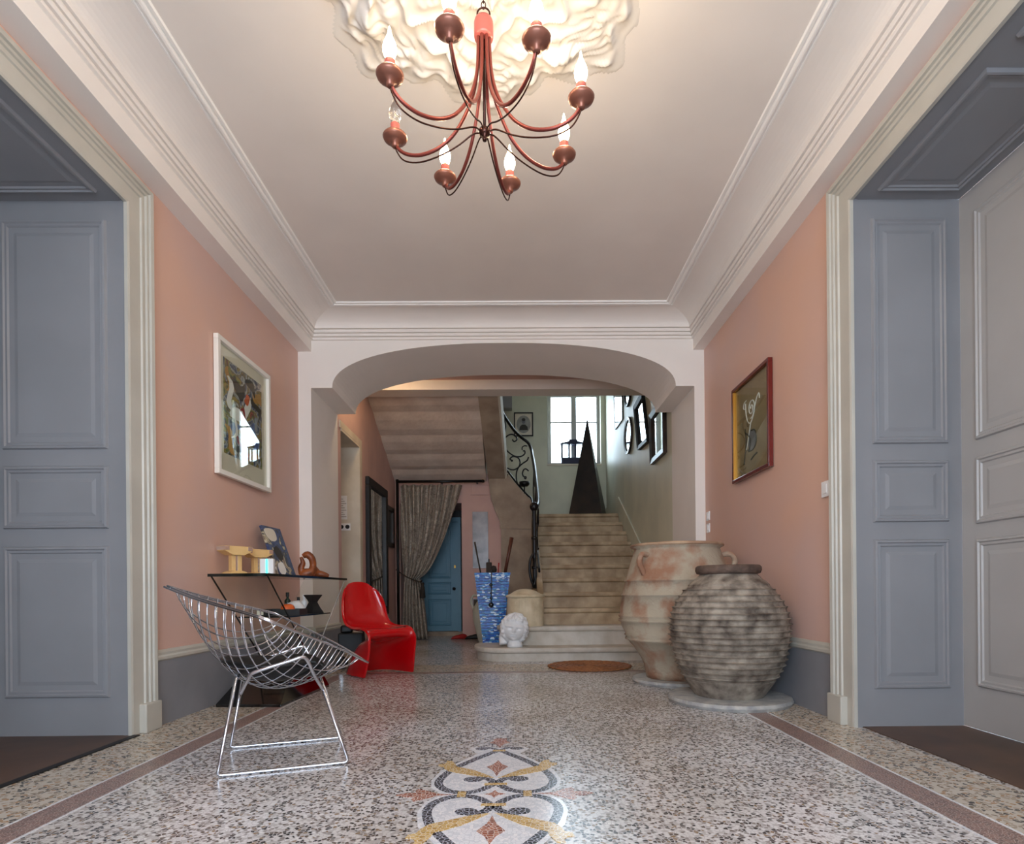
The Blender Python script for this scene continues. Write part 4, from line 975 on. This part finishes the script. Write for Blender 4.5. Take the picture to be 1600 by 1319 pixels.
for y in (7.9, 8.7, 9.4):
    z = 1.02 + (y - 7.5) * .525
    rtube('scroll', [(.30, y - .2, z + .1), (.30, y + .05, z + .12), (.30, y + .2, z + .35), (.30, y + .05, z + .55), (.30, y - .2, z + .62), (.30, y - .25, z + .45), (.30, y - .12, z + .40)], .011, k=4, n=6)
rtube('newel_scroll', [(.215, 6.99, .82), (.185, 6.97, .90), (.165, 6.97, 1.02), (.175, 6.97, 1.14), (.215, 6.985, 1.22)], .016)
rtube('newel_scroll', [(.215, 6.97, .84), (.24, 6.97, .95), (.235, 6.97, 1.08), (.225, 6.985, 1.16)], .013)
t = thing('metal_cup', 'small black cup shaped iron fitting low on the railing', 'fitting', (.16, 9.96, 2.545))
MB().lathe([(0, 0), (.06, 0), (.085, .03), (.09, .075), (.08, .075), (.0, .03)], n=20).build('bowl', 'iron', t, smooth=True)
MB().tube([(.0, 0, .0), (0, 0, -.13)], .01, 8).build('stem', 'iron', t)

# ================================================================ LANDING: pyramid, lantern, portrait, mirrors
py = thing('black_pyramid', 'tall slender black pyramid standing on the stair landing before the window', 'sculpture', (1.315, 10.62, hs[10] + .001), math.radians(-17))
MB().add([(-.30, -.30, 0), (.30, -.30, 0), (.30, .30, 0), (-.30, .30, 0), (-.006, -.006, 1.77), (.006, -.006, 1.77), (.006, .006, 1.77), (-.006, .006, 1.77)], [(3, 2, 1, 0), (0, 1, 5, 4), (1, 2, 6, 5), (2, 3, 7, 6), (3, 0, 4, 7), (4, 5, 6, 7)]).build('body', 'pyramid_dark', py)
MB().add([(-.31, -.31, 0), (.31, -.31, 0), (.31, .31, 0), (-.31, .31, 0), (-.305, -.305, .03), (.305, -.305, .03), (.305, .305, .03), (-.305, .305, .03)], [(3, 2, 1, 0), (0, 1, 5, 4), (1, 2, 6, 5), (2, 3, 7, 6), (3, 0, 4, 7), (4, 5, 6, 7)]).build('foot', 'pyramid_dark', py)
t = thing('house_lantern', 'dark framed glass house shaped lantern on the window sill', 'lantern', (1.135, 11.47, WZ0 + .001))
box((-.23, -.07, 0), (.23, .07, .125)).build('base', 'lantern_frame', t)
for x in (-.215, -.075, .045, .215):
    for y in (-.06, .06): box((x - .014, y - .008, .125), (x + .014, y + .008, .39)).build('post', 'lantern_frame', t)
MB().prism([(-.245, .385), (.245, .385), (.245, .405), (.09, .44), (.07, .475), (-.07, .475), (-.09, .44), (-.245, .405)], 1, -.075, .075).build('roof', 'lantern_frame', t)
for x0, x1 in ((-.20, -.09), (-.06, .03), (.06, .20)): box((x0, -.061, .127), (x1, -.058, .384)).build('pane', 'glass', t)
t = thing('oval_portrait', 'black framed oval portrait print on the landing wall', 'picture', (.178, 11.395, 3.768))
for a, b in (((-.185, -.025, 0), (.185, 0, .022)), ((-.185, -.025, .438), (.185, 0, .46)), ((-.185, -.025, .022), (-.163, 0, .438)), ((.163, -.025, .022), (.185, 0, .438))): box(a, b).build('frame_bar', 'black_matte', t)
box((-.163, -.010, .022), (.163, -.001, .438)).build('mount', 'paper', t)
def disc_xz(rx, rz, c, y0, y1, n=28): return MB().prism([(c[0] + rx * math.cos(2 * PI * i / n), c[1] + rz * math.sin(2 * PI * i / n)) for i in range(n)], 1, y0, y1)
disc_xz(.135, .17, (0, .23), -.013, -.010).build('oval_print', 'portrait_tone', t)
disc_xz(.034, .048, (.0, .285), -.015, -.013).build('printed_head', 'grey_pic', t); disc_xz(.036, .030, (.0, .318), -.0155, -.0135).build('printed_hair', 'ink_dark', t)
MB().prism([(-.085, .115), (.085, .115), (.075, .18), (.03, .225), (-.03, .225), (-.075, .18)], 1, -.0148, -.013).build('printed_coat', 'ink_dark', t)
o = box((-.6, 11.20, 4.26), (-.04, 11.39, 4.52)); o = o.build('wall_shelf', 'grey_paint', bevel=.01); tag(o, 'small dark ledge box high on the landing wall by the railing', 'shelf')
SX = JR - .004
def poly_mirror(label, pts, fw, fm, depth=.035):
    """pts (y,z) polygon on the stair wall"""
    cy = sum(p[0] for p in pts) / len(pts); cz = sum(p[1] for p in pts) / len(pts)
    t = thing('wall_mirror', label, 'mirror', (SX, cy, cz))
    n = len(pts); L = [(a - cy, b - cz) for a, b in pts]
    rad = sum(math.hypot(a, b) for a, b in L) / n; k = 1 - fw / rad
    I = [(a * k, b * k) for a, b in L]
    vs = [(0, a, b) for a, b in L] + [(-depth, a, b) for a, b in L] + [(-depth * .75, a, b) for a, b in I] + [(0, a, b) for a, b in I]
    fs = []
    for i in range(n):
        j = (i + 1) % n
        fs += [(q * n + i, q * n + j, ((q + 1) % 4) * n + j, ((q + 1) % 4) * n + i) for q in range(4)]
    MB().add(vs, fs).build('frame', fm, t)
    MB().prism(I, 0, -.012, -.004).build('mirror_glass', 'mirror_silver', t)
poly_mirror('near dark framed rectangular mirror on the stair wall beside the arch', [(6.80, 2.36), (7.47, 2.36), (7.52, 3.0), (6.82, 3.02)], .10, 'frame_dark', .05)
poly_mirror('slanted black framed mirror in the middle of the stair wall', [(7.64, 2.70), (8.24, 2.73), (8.49, 3.42), (7.96, 3.45)], .085, 'black_matte', .05)
ov = lambda cy, cz, ry, rz: [(cy + ry * math.cos(2 * PI * i / 28), cz + rz * math.sin(2 * PI * i / 28)) for i in range(28)]
poly_mirror('lower dark oval mirror on the stair wall', ov(9.05, 3.15, .28, .28), .045, 'frame_dark')
poly_mirror('upper dark oval mirror on the stair wall close under the beam', ov(9.05, 3.90, .29, .30), .045, 'frame_dark')
poly_mirror('bright tall mirror on the stair wall nearest the window', [(9.54, 3.54), (10.22, 3.56), (10.36, 4.35), (9.54, 4.35)], .03, 'frame_dark', .02)

# ================================================================ HALL: curtain, blue door, mirror
def curt(u, v):
    # u 0 bottom .. 1 top, v 0 left .. 1 right
    z = .012 + 2.50 * u
    zt = 1.0
    if z > zt:
        q = (z - zt) / (2.51 - zt); q = q ** .62
        xl = -1.80 * (1 - q) + -1.865 * q; xr = -1.555 * (1 - q) + -.865 * q
    else:
        q = (zt - z) / zt; q = q ** .7
        xl = -1.80 * (1 - q) + -1.875 * q; xr = -1.555 * (1 - q) + -1.43 * q
    x = xl + (xr - xl) * v
    amp = .030 + .02 * abs(z - zt)
    y = 9.575 + amp * math.sin(v * 2 * PI * 7 + 1.2 * math.sin(3 * z)) + .012 * math.sin(v * 2 * PI * 15 + z * 3)
    if z < zt + .0: pass
    return (x, y, z)
t = thing('door_curtain', 'grey brown patterned curtain tied back before the blue door', 'curtain', (-1.65, 9.57, 0))
def rel(mb, o): return mb.xf(Matrix.Translation(-Vector(o)))
rel(MB().grid(curt, 44, 140), (-1.65, 9.57, 0)).build('cloth', 'damask', t, smooth=True, solid=.004)
rel(MB().tube(smooth_path([(-1.94, 9.60, 1.14), (-1.75, 9.50, 1.02), (-1.60, 9.48, .955), (-1.53, 9.52, .94), (-1.53, 9.62, .96)], 5), .010, 8), (-1.65, 9.57, 0)).build('tie_rope', 'rope', t, smooth=True)
rel(MB().lathe([(0, .0), (.022, .0), (.030, -.02), (.022, -.05), (.034, -.08), (.046, -.24), (.04, -.25), (0, -.25)], (-1.50, 9.50, .93), 16), (-1.65, 9.57, 0)).build('tassel', 'rope', t, smooth=True)
t = thing('curtain_rod', 'black curtain rod under the upper flight with an upright post', 'curtain rod', (-1.9, 9.57, 0))
rel(MB().tube([(-1.90, 9.57, 2.565), (-.53, 9.57, 2.565)], .022, 12), (-1.9, 9.57, 0)).build('rod', 'iron', t, smooth=True)
rel(MB().tube([(-1.905, 9.57, .002), (-1.905, 9.57, 2.60)], .024, 12), (-1.9, 9.57, 0)).build('post', 'iron', t, smooth=True)
rel(MB().lathe([(0, -.03), (.024, -.02), (.03, 0), (.024, .02), (0, .03)], (-.52, 9.57, 2.565), 14), (-1.9, 9.57, 0)).build('finial', 'iron', t, smooth=True)
for x in (-1.2, -.62): rel(box((x - .012, 9.57, 2.55), (x + .012, 9.749, 2.58)), (-1.9, 9.57, 0)).build('bracket', 'iron', t)
bd = struct('door_4', box((-1.76, 10.56, .075), (-1.03, 10.60, 2.02)), 'blue_door', 'blue panelled door behind the tied back curtain', 'door')
for v0, v1 in ((1.02, 1.93), (.73, .95), (.17, .65)):
    panel(bd, (-1.76, 10.56, 0), (1, 0, 0), (0, 0, 1), (0, -1, 0), .19, .60, v0, v1, 'blue_door')
MB().lathe([(0, 0), (.014, 0), (.012, .03), (.030, .045), (.028, .062), (0, .07)], n=16).xf(Matrix.Translation((-1.10, 10.56, .83)) @ Matrix.Rotation(PI / 2, 4, 'X')).build('knob', 'black_matte', bd, smooth=True)
box((-1.10, 10.552, 1.2), (-1.07, 10.561, 1.25)).build('lock_plate', 'brass', bd)
for a, b in (((-1.03, 10.50, 0), (-.975, 10.61, 2.10)), ((-1.82, 10.50, 0), (-1.76, 10.61, 2.10)), ((-1.76, 10.50, 2.02), (-1.03, 10.61, 2.10))): box(a, b).build('door_frame', 'blue_door', bd)
box((-1.89, 10.45, 0), (-.89, 10.61, .07)).build('door_sill', 'stone_dark', bd)
box((-.975, 10.585, 0), (-.887, 10.618, 2.235)).build('side_board', 'black_matte', bd); box((-1.9, 10.585, 2.10), (-.975, 10.618, 2.235)).build('over_board', 'black_matte', bd); box((-1.9, 10.585, 0), (-1.82, 10.618, 2.10)).build('side_board', 'black_matte', bd)
HX = JL + .004
t = thing('tall_mirror', 'tall black framed mirror on the hall wall beside the curtain', 'mirror', (HX, 8.365, .45))
for a, b in (((0, -.575, 0), (.05, .575, .11)), ((0, -.575, 1.75), (.05, .575, 1.86)), ((0, -.575, .11), (.05, -.455, 1.75)), ((0, .455, .11), (.05, .575, 1.75))): box(a, b).build('frame_bar', 'black_matte', t, bevel=.008)
box((.001, -.455, .11), (.015, .455, 1.75)).build('mirror_glass', 'mirror_silver', t)
t = thing('dark_wall_frame', 'small dark carved frame on the hall wall between mirror and curtain', 'frame', (HX, 9.21, 1.48))
for a, b in (((0, -.24, 0), (.04, .24, .07)), ((0, -.24, .56), (.04, .24, .63)), ((0, -.24, .07), (.04, -.17, .56)), ((0, .17, .07), (.04, .24, .56))): box(a, b).build('frame_bar', 'frame_dark', t, bevel=.006)
box((.001, -.17, .07), (.012, .17, .56)).build('picture', 'frame_dark', t)
def wall_fr(name, cat, label, x0, x1, z0, z1, fm, am, fw=.02):
    t = thing(name, label, cat, ((x0 + x1) / 2, HB - .002, z0)); W = (x1 - x0) / 2; h = z1 - z0
    for a, b in (((-W, -.022, 0), (W, 0, fw)), ((-W, -.022, h - fw), (W, 0, h)), ((-W, -.022, fw), (-W + fw, 0, h - fw)), ((W - fw, -.022, fw), (W, 0, h - fw))): box(a, b).build('frame_bar', fm, t)
    box((-W + fw, -.012, fw), (W - fw, -.001, h - fw)).build('face', am, t)
    return t
t = wall_fr('narrow_mirror', 'mirror', 'narrow grey mirror panel on the pink end wall above the vase', -.705, -.45, 1.16, 2.09, 'grey_pic', 'grey_pic', .015)
box((-.07, -.016, .52), (.11, -.013, .70)).build('etched_square', 'grey_pic', t)
t = wall_fr('meter_hatch', 'hatch', 'pink painted hatch high on the end wall beside the curtain', -.735, -.42, 2.37, 2.54, 'hall_pink', 'hall_pink', .012)
t = wall_fr('small_plate', 'plate', 'small grey square plate low on the pink end wall', -.715, -.59, .42, .66, 'grey_pic', 'ink_dark', .015)
t = thing('notice_sheet', 'white printed notice sheet on the small hall doorway lining', 'notice', (-2.17, 7.488, 1.70))
box((-.09, -.003, 0), (.045, -.0005, .30)).build('sheet', 'white_cloth', t)
for k in range(9): box((-.08, -.0038, .03 + k * .028), (.035 - .02 * (k % 3), -.003, .036 + k * .028)).build('text_line', 'print_line', t)
t = thing('wall_socket', 'white double wall socket below the notice sheet', 'socket', (-2.15, 7.489, 1.56))
box((-.085, -.012, 0), (.065, -.0005, .09)).build('cover_plate', 'white_plastic', t, bevel=.003)
for x in (-.045, .03): MB().lathe([(0, 0), (.026, 0), (.026, .01), (0, .01)], n=18).xf(Matrix.Translation((x, -.012, .045)) @ Matrix.Rotation(PI / 2, 4, 'X')).build('outlet', 'black_matte', t)
box((-.095, -.03, .02), (-.065, -.012, .15)).build('plug', 'black_matte', t)
# hall ceiling lamp behind the arch
t = thing('hall_ceiling_lamp', 'small round ceiling lamp of the stair hall behind the arch', 'lamp', (-1.60, 6.98, 3.50))
MB().lathe([(0, 0), (.12, 0), (.12, -.02), (0, -.02)], n=24).build('base', 'white_plastic', t)
MB().lathe([(.11, -.02), (.105, -.05), (.07, -.08), (0, -.09)], n=24).build('shade', 'bulb_on', t, smooth=True)
L = bpy.data.lights.new('hall_lamp_light', 'POINT'); L.energy = 4; L.color = (1, .80, .55); L.shadow_soft_size = .1
lo = bpy.data.objects.new('hall_lamp_light', L); lo.location = (-1.60, 6.98, 3.36); COL.objects.link(lo)
